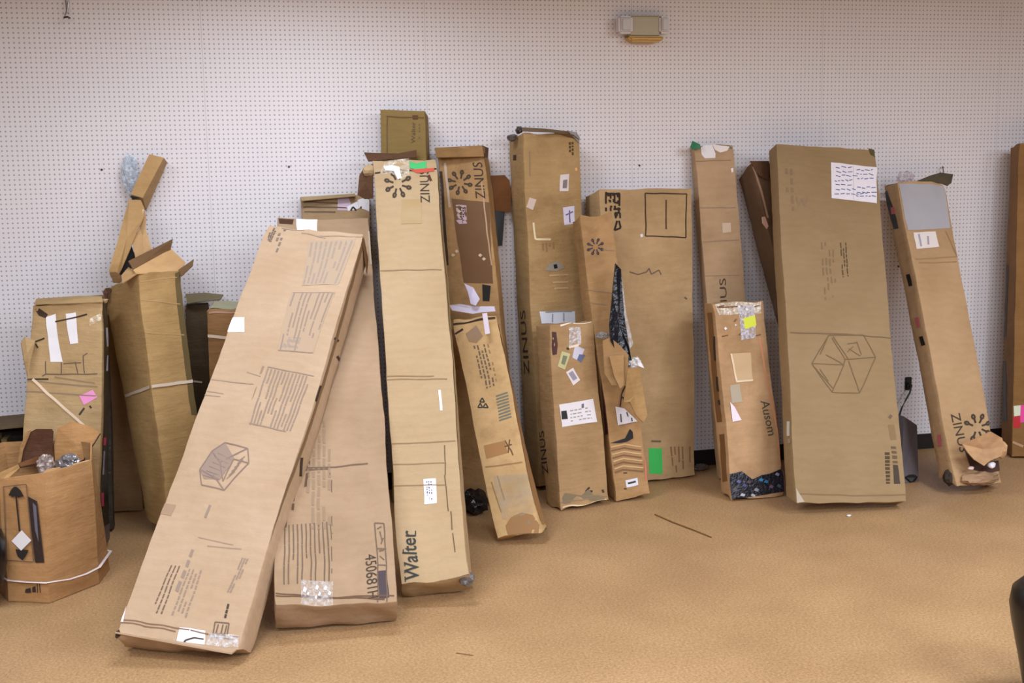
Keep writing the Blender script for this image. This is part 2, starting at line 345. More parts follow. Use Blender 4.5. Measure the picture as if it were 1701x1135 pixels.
    def quadmesh(s, face, uvq, off=.0016, cell=.025):
        (a0,b0),(a1,b1),(a2,b2),(a3,b3) = uvq
        P = [s.tri(a,0,b) if face == 'F' else (s.tri(0,a,b) if face == 'L' else (s.tri(1,a,b) if face == 'R' else s.tri(a,b,1 if face == 'T' else 0))) for a,b in uvq]
        nx = max(1, min(40, int(max((P[1]-P[0]).length, (P[2]-P[3]).length)/cell)+1)); ny = max(1, min(60, int(max((P[3]-P[0]).length, (P[2]-P[1]).length)/cell)+1))
        vs, fs = [], []
        for j in range(ny+1):
            for i in range(nx+1):
                t, r = i/nx, j/ny
                a = (a0*(1-t)+a1*t)*(1-r)+(a3*(1-t)+a2*t)*r; b = (b0*(1-t)+b1*t)*(1-r)+(b3*(1-t)+b2*t)*r
                vs.append(s.M@s.fp(face, min(max(a,.002),.998), min(max(b,.001),.999), off))
        for j in range(ny):
            for i in range(nx):
                k = j*(nx+1)+i; fs.append((k, k+1, k+nx+2, k+nx+1))
        return vs, fs
    def par(s, name):        # print on a sticker is a piece of that sticker
        return s.last if s.last and name in SUB else s.root
    def keep(s, o, name):
        if name not in SUB and name.split('_')[-1] in ('sticker','label','sheet','slip','tape','wrapping','square'): s.last = o
        return o
    def decal(s, name, px4, mat, face='F', off=.0016, label=None):
        vs, fs = s.quadmesh(face, [s.uv(face, *p) for p in px4], off)
        o = link(name, vs, fs, mat, s.par(name), smooth=True); tag(o, label); return s.keep(o, name)
    def many(s, name, quads, mat, face='F', off=.0018, isuv=False):
        V, Fc = [], []
        for qd in quads:
            uvq = qd if isuv else [s.uv(face, *p) for p in qd]
            vs, fs = s.quadmesh(face, uvq, off); n = len(V); V += vs; Fc += [tuple(i+n for i in f) for f in fs]
        return link(name, V, Fc, mat, s.par(name))
    def strokes(s, name, segs, mat, w=1.6, face='F', off=.0018):       # thin printed lines, width in pixels
        comps = []
        for sg in segs:
            hit = [c for c in comps if any(math.dist(p, q) < w*1.2 for t in c for p in t for q in sg)]
            comps = [c for c in comps if c not in hit] + [sum(hit, [])+[sg]]
        if 1 < len(comps) <= 8:
            for c in comps: o = s.strokes(name, c, mat, w, face, off)
            return o
        qs = []
        for (x0,y0),(x1,y1) in segs:
            d = math.hypot(x1-x0, y1-y0) or 1; nx, ny = -(y1-y0)/d*w/2, (x1-x0)/d*w/2
            qs.append([(x0+nx,y0+ny),(x1+nx,y1+ny),(x1-nx,y1-ny),(x0-nx,y0-ny)])
        return s.many(name, qs, mat, face, off)
    def rows(s, name, px4, n, mat, fill=.5, along=0, dash=(.06,.2), gap=.02, skip=.06, face='F', seed=1):
        # n rows of small illegible print inside the quad; rows run from side 0-3 to side 1-2 (along=0) or 0-1 to 3-2 (along=1)
        q = [s.uv(face, *p) for p in px4]
        if along: q = [q[0], q[3], q[2], q[1]]
        rnd = random.Random(seed)
        def L2(t, r):
            return tuple((q[0][k]*(1-t)+q[1][k]*t)*(1-r)+(q[3][k]*(1-t)+q[2][k]*t)*r for k in (0,1))
        qs = []
        for i in range(n):
            r0_, r1_ = (i+.5-fill/2)/n, (i+.5+fill/2)/n; t = 0; end = 1 if rnd.random() > .25 else rnd.uniform(.5, .95)
            while t < end:
                d = min(rnd.uniform(*dash), end-t)
                if rnd.random() > skip: qs.append([L2(t,r0_), L2(t+d,r0_), L2(t+d,r1_), L2(t,r1_)])
                t += d+gap
        return s.many(name, qs, mat, face, .0018, True)
    def text(s, txt, p0, p1, p3, mat, face='F', name='printed_text', bold=.0, serif=False):
        # p0 = baseline start, p1 = baseline end, p3 = top of the letters above p0 (pixels)
        cu = bpy.data.curves.new('t', 'FONT'); cu.body = txt; cu.offset = bold; cu.resolution_u = 3
        o = bpy.data.objects.new('t', cu); C.objects.link(o); bpy.context.view_layer.update()
        me = bpy.data.meshes.new_from_object(o.evaluated_get(bpy.context.evaluated_depsgraph_get()))
        bpy.data.objects.remove(o)
        xs = [v.co.x for v in me.vertices]; ys = [v.co.y for v in me.vertices]
        x0, x1, y0, y1 = min(xs), max(xs), min(ys), max(ys)
        A, B_, D_ = s.uv(face, *p0), s.uv(face, *p1), s.uv(face, *p3)
        vs = []; 
        for v in me.vertices:
            t, r = (v.co.x-x0)/(x1-x0), (v.co.y-y0)/(y1-y0)
            a = A[0]+(B_[0]-A[0])*t+(D_[0]-A[0])*r; b = A[1]+(B_[1]-A[1])*t+(D_[1]-A[1])*r
            vs.append(s.M@s.fp(face, a, b, .002))
        return link(name, vs, [tuple(p.vertices) for p in me.polygons], mat, s.root)
    def poly(s, name, pts, mat, face='F', off=.0016, label=None):      # flat polygon on a face
        u = [s.uv(face, *p) for p in pts]
        vs = [s.M@s.fp(face, a, b, off) for a, b in u]
        c = sum(vs, Vector())/len(vs)
        vs.append(c); n = len(pts)
        o = link(name, vs, [(i, (i+1)%n, n) for i in range(n)], mat, s.par(name)); tag(o, label); return s.keep(o, name)
    def sun(s, c, r, mat, face='F', tilt=0., asp=1.0, skip=()):        # eight-petal sun mark
        seg = []
        for k in range(8):
            if k in skip: continue
            a = tilt+k*math.pi/4
            ca, sa = math.cos(a), math.sin(a)
            P = lambda d, e: (c[0]+(d*ca-e*sa)*asp, c[1]+(d*sa+e*ca))
            seg += [(P(r*.32,0), P(r*.62,0)), (P(r*.62,0),P(r*.8,r*.12)), (P(r*.8,r*.12),P(r*.98,0)), (P(r*.98,0),P(r*.8,-r*.12)), (P(r*.8,-r*.12),P(r*.62,0))]
        return s.strokes('printed_sun_mark', seg, mat, max(1.6, r*.13), face)
def sheet(name, pts, mat, parent, thick=.004, curl=0., label=None, inner=None):
    """a piece of board: a polygon of world points with real thickness"""
    P = [Vector(p) for p in pts]; n = Vector()
    for i in range(len(P)): n += P[i].cross(P[(i+1)%len(P)])
    n.normalize(); k = len(P); c = sum(P, Vector())/k
    vs = [p-n*thick/2 for p in P]+[p+n*thick/2 for p in P]+[c-n*(thick/2-curl), c+n*(thick/2+curl)]
    fs = []
    for i in range(k):
        j = (i+1)%k; fs += [(j, i, 2*k), (k+i, k+j, 2*k+1), (i, j, k+j, k+i)]
    o = link(name, vs, fs, mat, parent, smooth=False); tag(o, label)
    return o
def tube(name, pts, r, mat, parent=None, seg=8, label=None, flat=1.0):
    vs, fs = [], []; P = [Vector(p) for p in pts]
    for i, p in enumerate(P):
        d = (P[min(i+1,len(P)-1)]-P[max(i-1,0)]).normalized()
        a = d.cross(Vector((0,0,1)) if abs(d.z) < .9 else Vector((1,0,0))).normalized(); b = d.cross(a)
        for k in range(seg):
            t = 2*math.pi*k/seg; vs.append(p+a*math.cos(t)*r+b*math.sin(t)*r*flat)
    for i in range(len(P)-1):
        for k in range(seg):
            fs.append((i*seg+k, i*seg+(k+1)%seg, (i+1)*seg+(k+1)%seg, (i+1)*seg+k))
    fs += [tuple(range(seg)), tuple(range((len(P)-1)*seg, len(P)*seg))]
    o = link(name, vs, fs, mat, parent, smooth=True); tag(o, label); return o
def crumple(name, c, rx, ry, rz, mat, parent=None, seed=0, amp=.45, sub=3, M=None):
    """crumpled film or board lump"""
    bm = bmesh.new(); bmesh.ops.create_icosphere(bm, subdivisions=sub, radius=1)
    vs = []
    for v in bm.verts:
        n = noise.noise(v.co*2.3+Vector((seed,0,seed)))*amp+noise.noise(v.co*6+Vector((0,seed,0)))*amp*.5
        k = 1+n; p = Vector((v.co.x*rx*k, v.co.y*ry*k, v.co.z*rz*k))
        if M: p = M@p
        p += Vector(c); p.y = min(p.y, -.003); p.z = max(p.z, .002); vs.append(p)
    fs = [tuple(v.index for v in f.verts) for f in bm.faces]; bm.free()
    return link(name, vs, fs, mat, parent, smooth=False)
def strip_on(name, s, face_pts, mat, off=.003):  # band around box faces: list of (face, px, py) runs
    pass

# ------------------------------------------------------------------ the boxes, left to right
# D : two white tape strips
b = Box('D', 'battered box with two white tape strips and a pink sticker, behind the short open carton', (186,156,113), 3, amp=.006, crush=.014)
D = b
b.decal('white_tape', [(77,526),(92,520),(97,560),(80,562)], WHITE, label='white paper tape strip')
b.decal('white_tape', [(80,562),(97,560),(103,600),(84,601)], WHITE, off=.0017, label='white paper tape strip')
b.decal('white_tape', [(109,520),(127,518),(129,569),(116,571)], WHITE, label='shorter white paper tape strip')
b.decal('pink_sticker', [(129,655),(152,645),(160,657),(137,671)], PINK, label='pink rectangular sticker')
b.strokes('crease_lines', [((92,534),(120,528)),((120,528),(146,523)),((50,572),(74,562)),((44,631),(80,629)),((60,571),(64,578))], DARKIN, 2.6)
b.strokes('printed_marks', [((76,600),(76,622)),((101,601),(101,620)),((76,621),(160,619)),((104,603),(134,601)),((124,600),(128,619)),((137,590),(139,618)),((137,590),(144,585)),((76,621),(70,625))], INK2, 1.6)
b.strokes('fold_lines', [((44,632),(160,640)),((46,650),(158,655)),((90,625),(155,634))], INK3, 2)
b.strokes('packing_strap', [((55,630),(150,716))], plain((232,205,178), .45), 4.5, off=.004)
b.poly('dark_tear', [(60,512),(67,510),(80,521),(77,528),(66,524)], DARKIN)
b.decal('clear_tape', [(150,530),(169,521),(168,533),(148,541)], film((250,235,210),.55))
b.strokes('scuff', [((130,688),(138,676)),((122,702),(130,706)),((146,672),(149,676))], INK, 3)
sheet('bent_edge', [at(41,560,-.80), at(58,566,-.78), at(50,600,-.8), at(46,628,-.82), at(40,600,-.84), at(35,570,-.84)], b.mat, b.root, .005)
sheet('top_flap', [at(57,506,-.74), at(171,502,-.75), at(169,493,-.62), at(133,492,-.55), at(60,497,-.62)], cardboard((176,146,100),.2,.2,1,4), b.root, .004)
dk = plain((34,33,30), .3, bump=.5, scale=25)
b.decal('shaded_side_panel', [b_ for b_ in [(172,505),(178,503),(184,860),(166,915)]], dk, 'R', label='dark side with its shade painted in')  # shade of the right side put into a near-black panel colour
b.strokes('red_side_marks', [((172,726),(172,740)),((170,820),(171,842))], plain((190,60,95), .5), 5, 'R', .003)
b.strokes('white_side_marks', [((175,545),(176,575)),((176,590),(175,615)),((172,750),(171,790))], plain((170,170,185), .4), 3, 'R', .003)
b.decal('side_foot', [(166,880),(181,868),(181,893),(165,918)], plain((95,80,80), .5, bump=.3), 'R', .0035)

# DD
b = Box('DD', 'slim dark glossy-sided box squeezed in right behind the box with the pink sticker', (62,58,52), 4, stain=.3, glossy=.35)
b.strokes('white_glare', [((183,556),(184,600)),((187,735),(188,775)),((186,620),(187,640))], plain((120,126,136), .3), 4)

# E
b = Box('E', 'tall box against the wall, mostly hidden behind the box with the pink sticker', (160,126,88), 5)
sheet('top_flap', [at(132,493,-.05), at(175,494,-.06), at(176,499,-.10), at(133,502,-.10)], cardboard((120,108,84),.2,.2,1,4), b.root, .004)
b.strokes('fold_line', [((206,770),(226,768))], INK3, 2)

# F : strapped box, flaps up
b = Box('F', 'tall box tied with a white strap, its top flaps standing open', (186,151,100), 7, amp=.006, crush=.010)
fb = b
flute = cardboard((198,158,110), .1, .05, 2.2, 2); brown = cardboard((112,82,52), .15, .1, 1, 8); inner = cardboard((96,66,46), .15, .1, 1, 9)
yF = -.50
sheet('top_flap', [at(226,456,-.56), at(221,449,-.55), at(284,414,-.28), at(308,437,-.30), at(296,452,-.43)], flute, b.root, .005, label='light corrugated flap')
sheet('top_flap', [at(213,434,-.50), at(287,397,-.26), at(283,416,-.29), at(222,450,-.54)], brown, b.root, .005, label='dark flap edge')
sheet('top_flap', [at(296,449,-.43), at(322,431,-.40), at(320,442,-.42), at(301,460,-.46)], brown, b.root, .005, label='dark flap edge')
sheet('top_flap', [at(202,458,-.50), at(214,444,-.48), at(228,455,-.56), at(204,471,-.56)], flute, b.root, .005)
sheet('torn_rim', [at(171,486,-.33), at(176,479,-.31), at(188,478,-.34), at(181,486,-.36), at(180,500,-.36), at(178,502,-.34)], inner, b.root, .005)
b.strokes('side_crease', [((228,458),(249,640)),((249,640),(272,800))], plain((140,108,68), .8), 1.6, 'F')
b.strokes('fold_lines', [((236,500),(300,506)),((232,468),(296,462)),((236,554),(306,558))], plain((190,156,106), .8), 1.4)
b.decal('shaded_edge', [(289,455),(298,450),(330,690),(316,690)], plain((104,86,50), .8))  # shade of the turned right edge painted as a dark band
strap = plain((226,206,186), .4)
def band(name, s, runs, w, off, mat, parent):
    # closed-looking strap: runs = [(face,(x,y),(x,y))...]
    for face, p, q_ in runs:
        s.strokes(name, [(p, q_)], mat, w, face, off)
band('packing_strap', b, [('L',(209,657),(251,643)),('F',(251,643),(328,633))], 5, .006, strap, b.root)

# H and I
b = Box('H', 'narrow dark box with bent open top, right behind the white-strapped tall box', (84,68,48), 9, stain=.4)
sheet('top_flap', [at(308,489,-.05), at(340,487,-.04), at(371,490,-.10), at(366,498,-.18), at(330,502,-.18), at(311,505,-.16)], cardboard((118,108,80),.2,.3,1,3), b.root, .005, label='bent greenish flap')
b.strokes('strap_end', [((322,634),(336,636))], strap, 3)
b = Box('I', 'low box with dull greenish top and thin white strap, left of the largest slanted box', (150,112,72), 11)
b.decal('dusty_top', [(346,515),(432,513),(440,503),(360,500)], plain((150,148,120), .8, bump=.3), 'T')
b.strokes('fold_line', [((346,520),(420,520))], plain((190,150,125), .8), 3)
b.strokes('packing_strap', [((344,558),(400,563))], strap, 5, off=.005)

# L : behind, labels on its top
b = Box('L', 'box with torn white labels across its top end, peeking out behind the largest slanted boxes', (172,143,107), 13, stain=.3)
b.strokes('crease_lines', [((503,336),(560,338)),((503,344),(590,346)),((505,352),(556,353))], INK2, 2.2)
b.poly('white_label', [(594,332),(603,330),(612,333),(612,352),(604,348),(596,345)], WHITE)
b.poly('pale_label', [(560,328),(576,325),(582,336),(578,350),(559,350)], plain((205,180,200), .5))
b.poly('white_label', [(576,343),(594,334),(596,346),(587,349),(577,351)], WHITE, off=.0022)
b.strokes('label_print', [((582,350),(586,343)),((586,343),(591,349)),((598,344),(600,345))], INK, 3, off=.003)
sheet('lifted_flap', [at(500,328,-.12), at(590,322,-.12), at(590,326,-.16), at(501,334,-.16)], cardboard((170,145,108),.2,.2,1,3), b.root, .004)

# K : wide box under J
b = Box('K', 'wide slanted box with number 450681H at its foot, lying under the largest slanted box', (169,141,113), 15, amp=.005, crush=.008, mott=.1)
b.decal('white_label', [(491,363),(527,363),(527,385),(494,384)], WHITE, label='white label folded over the top edge')
b.decal('dark_print', [(463,364),(487,364),(486,372),(464,372)], plain((72,41,22), .8))
b.text('450681H', (604,924), (611,996), (622,921), INK)
b.strokes('printed_marks', [((622,870),(637,870)),((637,870),(644,1000)),((622,870),(629,1000)),((624,913),(641,913)),((628,917),(637,915)),((629,925),(637,931)),((626,940),(640,940)),((630,884),(634,900)),((626,880),(633,875)),((632,905),(636,895))], INK2, 2.0)
b.decal('dark_print', [(627,950),(642,948),(647,993),(631,996)], plain((72,60,64), .8))
b.rows('printed_text', [(508,700),(550,700),(552,880),(506,880)], 5, INK3, .45, 1, (.05,.14), .02, .2, seed=3)
b.rows('printed_text', [(482,760),(520,740),(500,890),(470,880)], 4, plain((96,69,47), .8), .5, 1, (.08,.2), .03, .3, seed=5)
b.rows('printed_text', [(470,874),(546,868),(550,965),(468,970)], 11, INK2, .28, 1, (.3,.6), .01, .05, seed=7)
b.rows('printed_text', [(546,778),(552,778),(553,965),(549,965)], 2, INK2, .5, 1, (.05,.2), .06, .3, seed=8)
b.strokes('crease_lines', [((503,778),(556,776)),((556,776),(612,769)),((505,781),(545,779))], plain((110,86,69), .8), 2.2)
b.strokes('bottom_fold', [((457,984),(560,992)),((560,992),(655,990)),((457,988),(640,996))], plain((101,72,50), .8), 2.2)
b.decal('clear_tape', [(500,962),(553,965),(553,1006),(500,1003)], film((250,250,255), .22, .15, .7, 70), off=.003, label='glossy tape with bright glints')
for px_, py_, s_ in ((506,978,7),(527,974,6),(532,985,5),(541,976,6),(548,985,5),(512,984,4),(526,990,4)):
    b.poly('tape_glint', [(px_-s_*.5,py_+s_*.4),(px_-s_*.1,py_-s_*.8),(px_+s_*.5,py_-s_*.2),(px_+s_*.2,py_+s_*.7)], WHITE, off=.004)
b.strokes('end_seam', [((612,385),(616,440))], plain((177,158,134), .8), 3)

# J : the big pale one in front
b = Box('J', 'largest pale box, leaning out furthest, with a faint purplish carton drawing on its face', (186,158,130), 17, amp=.006, crush=.012, mott=.07, stain=.03)
J = b; fade = plain((147,126,112), .8); fade2 = plain((157,139,126), .8)
b.decal('white_sticker', [(384,528),(408,528),(407,552),(379,551)], plain((246,238,238), .5), label='small white sticker')
b.decal('white_label', [(298,1042),(340,1046),(337,1078),(293,1072)], plain((222,215,228), .5), label='white label with a curved dark line')
b.strokes('label_line', [((300,1075),(307,1064)),((307,1064),(320,1059)),((320,1059),(336,1060))], INK, 2.4, off=.003)
b.rows('printed_text', [(449,377),(463,377),(452,402),(446,400)], 3, plain((107,89,84), .8), .75, 1, (.1,.3), .05, .1, seed=2)
b.rows('printed_text', [(466,378),(479,378),(461,421),(451,420)], 2, plain((126,110,100), .8), .6, 1, (.1,.15), .08, .2, seed=4)
b.decal('printed_panel', [(512,400),(590,400),(562,476),(502,476)], plain((176,152,128), .8))
b.decal('printed_panel', [(485,487),(557,490),(519,584),(460,581)], plain((177,151,126), .8))
b.rows('printed_panel', [(512,402),(588,402),(560,474),(502,474)], 9, fade2, .45, 1, (.1,.4), .02, .15, seed=6)
b.rows('printed_panel', [(487,487),(557,490),(519,584),(461,581)], 10, fade, .4, 1, (.1,.5), .015, .1, seed=9)
b.strokes('printed_frame', [((487,487),(557,490)),((461,581),(519,584)),((443,610),(519,624)),((412,706),(472,718))], fade, 1.6)
b.decal('printed_halftone', [(478,560),(500,560),(492,580),(464,578)], fade2)
b.rows('printed_text', [(441,612),(516,626),(482,718),(411,708)], 13, fade, .4, 1, (.1,.4), .015, .1, seed=11)
b.rows('printed_text', [(432,607),(440,610),(424,650),(412,680)], 1, INK3, .4, 1, (.1,.3), .05, .3, seed=12)
# isometric carton drawing
hx = [(352,752),(374,738),(411,746),(414,770),(374,814),(336,806),(332,781)]
b.poly('printed_carton_drawing', [(352,752),(374,738),(390,764),(366,798),(340,796),(332,781)], plain((149,127,114), .8))
b.strokes('printed_carton_drawing', [(hx[i], hx[(i+1)%7]) for i in range(7)]+[((352,752),(366,770)),((366,770),(411,746)),((366,770),(372,800)),((372,800),(388,764)),((388,764),(414,770)),((332,781),(366,798)),((355,790),(374,814))], plain((134,112,102), .8), 1.8, off=.0022)
for k in range(6):
    b.strokes('printed_carton_drawing', [((338+k*5,790-k*7),(360+k*5,796-k*6)),((378+k*4,796-k*6),(392+k*3,784-k*5))], plain((139,119,109), .8), 1.2, off=.0024)
b.rows('printed_text', [(347,838),(353,840),(298,985),(290,980)], 1, fade, .6, 1, (.05,.2), .04, .25, seed=13)
b.rows('printed_text', [(281,940),(301,941),(272,1022),(247,1020)], 3, INK2, .30, 1, (.06,.18), .02, .08, seed=14)
b.rows('printed_text', [(312,945),(338,947),(312,1026),(282,1022)], 4, fade, .35, 1, (.05,.15), .03, .2, seed=15)
b.rows('printed_text', [(402,926),(414,928),(388,985),(376,982)], 3, fade, .55, 1, (.05,.15), .02, .1, seed=16)
b.rows('printed_text', [(376,1002),(381,1003),(376,1026),(371,1025)], 1, INK, .7, 1, (.2,.4), .06, 0, seed=17)
b.strokes('printed_frame', [((357,1032),(380,1034)),((380,1034),(376,1054)),((376,1054),(353,1051)),((353,1051),(357,1032)),((362,1036),(358,1050)),((370,1036),(366,1052)),((376,1037),(372,1052))], INK2, 2)
b.strokes('bottom_fold', [((195,1031),(290,1043)),((290,1043),(393,1059)),((200,1036),(292,1049)),((346,1055),(390,1064))], plain((126,94,70), .8), 2.2)
b.decal('clear_tape', [(200,990),(212,992),(204,1036),(193,1034)], film((248,240,246), .7, .15, .6, 30), off=.003)
b.decal('clear_tape', [(345,1050),(394,1056),(392,1078),(340,1074)], film((240,236,240), .35, .15, .8, 50), off=.003)
b.poly('torn_corner', [(189,1050),(196,1047),(200,1056),(194,1063),(190,1060)], DARKIN)
b.strokes('white_scrape', [((272,828),(262,846)),((428,395),(419,442))], plain((238,222,210), .6), 3)
b.strokes('crease_lines', [((410,618),(432,626)),((345,650),(372,655)),((340,656),(366,660)),((352,630),(420,640)),((330,893),(388,905)),((345,907),(402,912)),((530,392),(602,398)),((500,386),(540,396)),((470,378),(505,382))], plain((161,137,117), .8), 1.6)
b.decal('tape_patch', [(268,836),(292,840),(284,858),(262,854)], plain((159,129,102), .5))
b.strokes('side_tears', [((556,560),(563,566)),((560,590),(566,600)),((500,760),(498,790)),((530,640),(522,668))], DARKIN, 4, 'R', .002)
b.strokes('side_edge', [((604,400),(560,560)),((560,560),(500,745)),((500,745),(440,920))], plain((126,97,65), .8), 4, 'R', .0025)
sheet('torn_top_edge', [b.M@b.tri(1,0,1), b.M@b.tri(1.0,.9,1.0), b.M@b.tri(1.03,.9,.955), b.M@b.tri(1.005,0,.985)], cardboard((120,86,54),.2,.2,1,2), b.root, .004)
sheet('bottom_lip', [b.M@b.tri(0,0,.004), b.M@b.tri(1,0,.004), b.M@b.tri(1.0,-.25,-.004), b.M@b.tri(.02,-.25,.0)], b.mat, b.root, .006)

# N : highest
b = Box('N', 'clean box rising highest of all, with a thin printed outline near its top', (136,112,64), 19, amp=.002, crush=.002, mott=.06, stain=0)
b.strokes('printed_outline', [((643,193),(643,262)),((641,194),(704,196))], plain((98,74,44), .8), 1.8)
b.decal('dark_mark', [(684,192),(694,192),(694,199),(685,199)], plain((92,52,26), .8))
b.text('Walter', (690,238), (690,203), (683,238), plain((84,74,52), .8))
b.rows('printed_text', [(693,206),(700,206),(700,240),(693,240)], 1, INK2, .3, 1, (.05,.1), .08, .2)

# M : long pale one with the serif word
b = Box('M', 'long pale slanted box with green tape on top and a large word near its foot', (182,156,121), 21, amp=.005, crush=.010, mott=.06, stain=.05)
M_ = b
b.sun((661,307), 24, INK, tilt=.3)
b.text('ZINUS', (716,338), (713,283), (700,338), INK)
b.poly('green_tape', [(681,269),(692,272),(708,267),(709,280),(696,283),(681,281)], GREEN, off=.004, label='crumpled green tape')
b.poly('clear_tape', [(640,268),(680,263),(680,292),(666,300),(650,290),(630,292)], film((240,225,205), .4, .15, .9, 45), off=.003, label='torn clear tape')
b.poly('white_tape', [(636,279),(650,277),(664,280),(667,298),(661,300),(659,286),(640,286)], WHITE, off=.0045)  # white glint of the clear tape painted as a patch
b.poly('red_tape_edge', [(681,283),(722,280),(722,286),(694,289)], plain((200,80,60), .5), off=.0035)
b.strokes('top_fold', [((622,289),(726,281))], DARKIN, 2.6)
b.strokes('tear', [((713,292),(717,302))], plain((94,43,25), .8), 4)
b.decal('brown_tape', [(668,332),(702,332),(702,371),(668,372)], plain((170,141,96), .5))
b.strokes('crease_lines', [((632,450),(735,449)),((640,632),(742,630)),((640,626),(720,626)),((650,739),(757,733)),((652,772),(742,769)),((652,806),(740,806))], plain((144,115,82), .8), 1.7)
b.strokes('white_scrape', [((730,648),(733,682))], WHITE, 4)
b.decal('white_sticker', [(704,796),(725,795),(727,836),(706,837)], plain((232,228,240), .5), label='white barcode sticker')
b.rows('sticker_print', [(708,800),(719,800),(720,830),(709,831)], 3, plain((79,75,111), .7), .5, 1, (.05,.12), .06, .1, seed=3).location = (0,0,0)
b.text('Walter', (697,967), (692,881), (672,967), plain((52,56,52), .8), bold=.012)
b.strokes('printed_text', [((671.5,970),(671.5,961)),((671.5,955),(671.5,949)),((671.5,942),(671.5,935)),((671,918),(671,913)),((692.5,890),(692.5,881))], plain((52,56,52), .8), 1.8, off=.0022)
b.strokes('bottom_fold', [((664,974),(740,968)),((740,968),(778,957))], plain((103,70,43), .8), 2.4)
b.strokes('dark_scuffs', [((739,740),(741,790)),((750,850),(752,880)),((753,885),(756,918)),((740,790),(746,850))], plain((103,79,53), .8), 1.6)
b.strokes('side_edge', [((727,275),(744,470)),((744,470),(758,700)),((758,700),(772,940))], plain((168,146,103), .7), 3, 'R', .002)
sheet('torn_flap', [at(620,272,-.36), at(606,276,-.34), at(597,292,-.33), at(594,324,-.33), at(606,331,-.33), at(620,330,-.36)], inner, b.root, .006, label='dark bent side flap')
sheet('torn_flap', [at(605,254,-.26), at(660,256,-.24), at(692,250,-.22), at(692,262,-.28), at(640,266,-.32), at(612,268,-.32)], inner, b.root, .006, label='dark raised back flap')
crumple('crushed_corner', at(775,962,-1.93), .035, .03, .03, plain((103,96,94), .3, bump=.5), b.root, 4, .5, 2)
crumple('crushed_corner', at(613,283,-.35), .04, .02, .03, b.mat, b.root, 6, .4, 2)

# O : dark worn, upside-down logo
b = Box('O', 'dark worn box with a sun mark and a small pale slip, showing no foot', (168,132,88), 23, amp=.006, crush=.012, stain=.6, mott=.25)
b.sun((763,303), 21, plain((66,50,36), .8), tilt=.2)
b.text('ZINUS', (805,330), (800,270), (789,330), plain((62,46,34), .8))
b.decal('pale_slip', [(757,341),(774,341),(775,372),(759,373)], plain((186,160,170), .55), label='small pale slip')
b.rows('slip_print', [(762,345),(771,345),(772,368),(763,368)], 2, INK, .5, 1, (.06,.14), .05)
b.strokes('tape_edge', [((739,271),(741,295)),((741,295),(747,345))], plain((184,160,140), .4), 4)
b.strokes('tape_edge', [((798,300),(816,440))], plain((176,140,104), .4), 2.4)
b.decal('brown_tape_stain', [(750,330),(812,336),(818,470),(770,470)], plain((108,74,42), .7))
for px_, py_ in ((797,424),(803,430),(762,352),(752,424),(758,418)):
    b.poly('tape_glint', [(px_-3,py_),(px_,py_-3),(px_+4,py_),(px_,py_+3)], plain((200,180,150), .3), off=.003)
b.strokes('shaded_side_edge', [((731,285),(742,440))], DARKIN, 7, 'F')  # shade and dirt of the left side painted as a strip on the front
sheet('top_flap', [at(722,246,-.16), at(801,242,-.19), at(804,260,-.25), at(725,262,-.22)], cardboard((158,120,76),.2,.3,1,2), b.root, .005, label='folded top edge')
sheet('top_flap', [at(801,242,-.19), at(811,246,-.08), at(810,262,-.1), at(804,262,-.24)], inner, b.root, .005)
b.poly('torn_hole', [(800,472),(814,474),(812,500),(801,500)], plain((24,16,14), .8), off=.003)

# Q : behind O, only a bit out
b = Box('Q', 'torn brown box end sticking out between the dark worn box and tall stickered box', (116,76,44), 25, stain=.3)
sheet('torn_end', [at(812,292,-.06), at(838,291,-.05), at(846,300,-.05), at(849,322,-.05), at(848,353,-.06), at(820,350,-.07), at(812,340,-.08)], cardboard((118,76,42),.2,.2,1,6), b.root, .006)
sheet('black_insert', [at(818,350,-.065), at(838,352,-.055), at(834,408,-.065), at(822,410,-.075)], plain((22,26,30), .4), b.root, .01)

# P : short slanted
b = Box('P', 'short slanted box with recycling symbols and torn white tape across its top', (200,164,115), 27, amp=.005, crush=.012, stain=.4)
b.rows('printed_text', [(785,577),(806,573),(822,641),(800,650)], 4, INK2, .45, 1, (.05,.12), .03, .1, seed=3)
b.rows('printed_text', [(808,573),(812,573),(826,640),(822,641)], 1, plain((150,118,80), .8), .6, 1, (.05,.1), .06, .1, seed=5)
for cx, cy in ((800,666),(806,675),(797,675)):
    b.strokes('recycling_symbol', [((cx-4,cy+3),(cx,cy-4)),((cx,cy-4),(cx+4,cy+3)),((cx+4,cy+3),(cx-4,cy+3))], plain((44,50,44), .8), 2.0)
b.rows('printed_barcode', [(822,657),(841,650),(850,695),(829,702)], 9, plain((110,112,100), .8), .5, 0, (.9,1.), .01, 0, seed=6)
b.decal('brown_tape', [(803,740),(838,732),(843,752),(808,762)], plain((164,116,64), .4))
b.strokes('sun_mark', [((838,742),(850,738)),((846,730),(844,752)),((838,732),(850,750)),((848,746),(852,756))], plain((104,72,42), .8), 2)
b.poly('brown_stain', [(838,872),(848,858),(866,851),(884,856),(896,872),(893,884),(840,890)], plain((150,108,60), .6))
b.poly('gray_smear', [(862,856),(876,858),(880,870),(868,872)], plain((128,122,106), .5), off=.002)
b.poly('brown_tape', [(774,556),(792,542),(802,560),(792,572),(780,570)], plain((140,98,44), .4))
b.decal('gray_tape', [(818,790),(880,786),(896,850),(834,862)], film((190,180,160), .25, .25, .3, 12), off=.0022)
b.strokes('crease_lines', [((806,776),(868,768)),((816,800),(832,850)),((826,790),(838,830))], plain((150,114,72), .8), 2)
b.strokes('dark_tears', [((752,541),(822,528)),((757,556),(770,548))], DARKIN, 3.4)
b.poly('white_tape', [(748,508),(770,506),(790,508),(823,510),(824,518),(796,522),(786,522),(752,518)], plain((196,186,206), .4), off=.012, label='torn whitish tape')
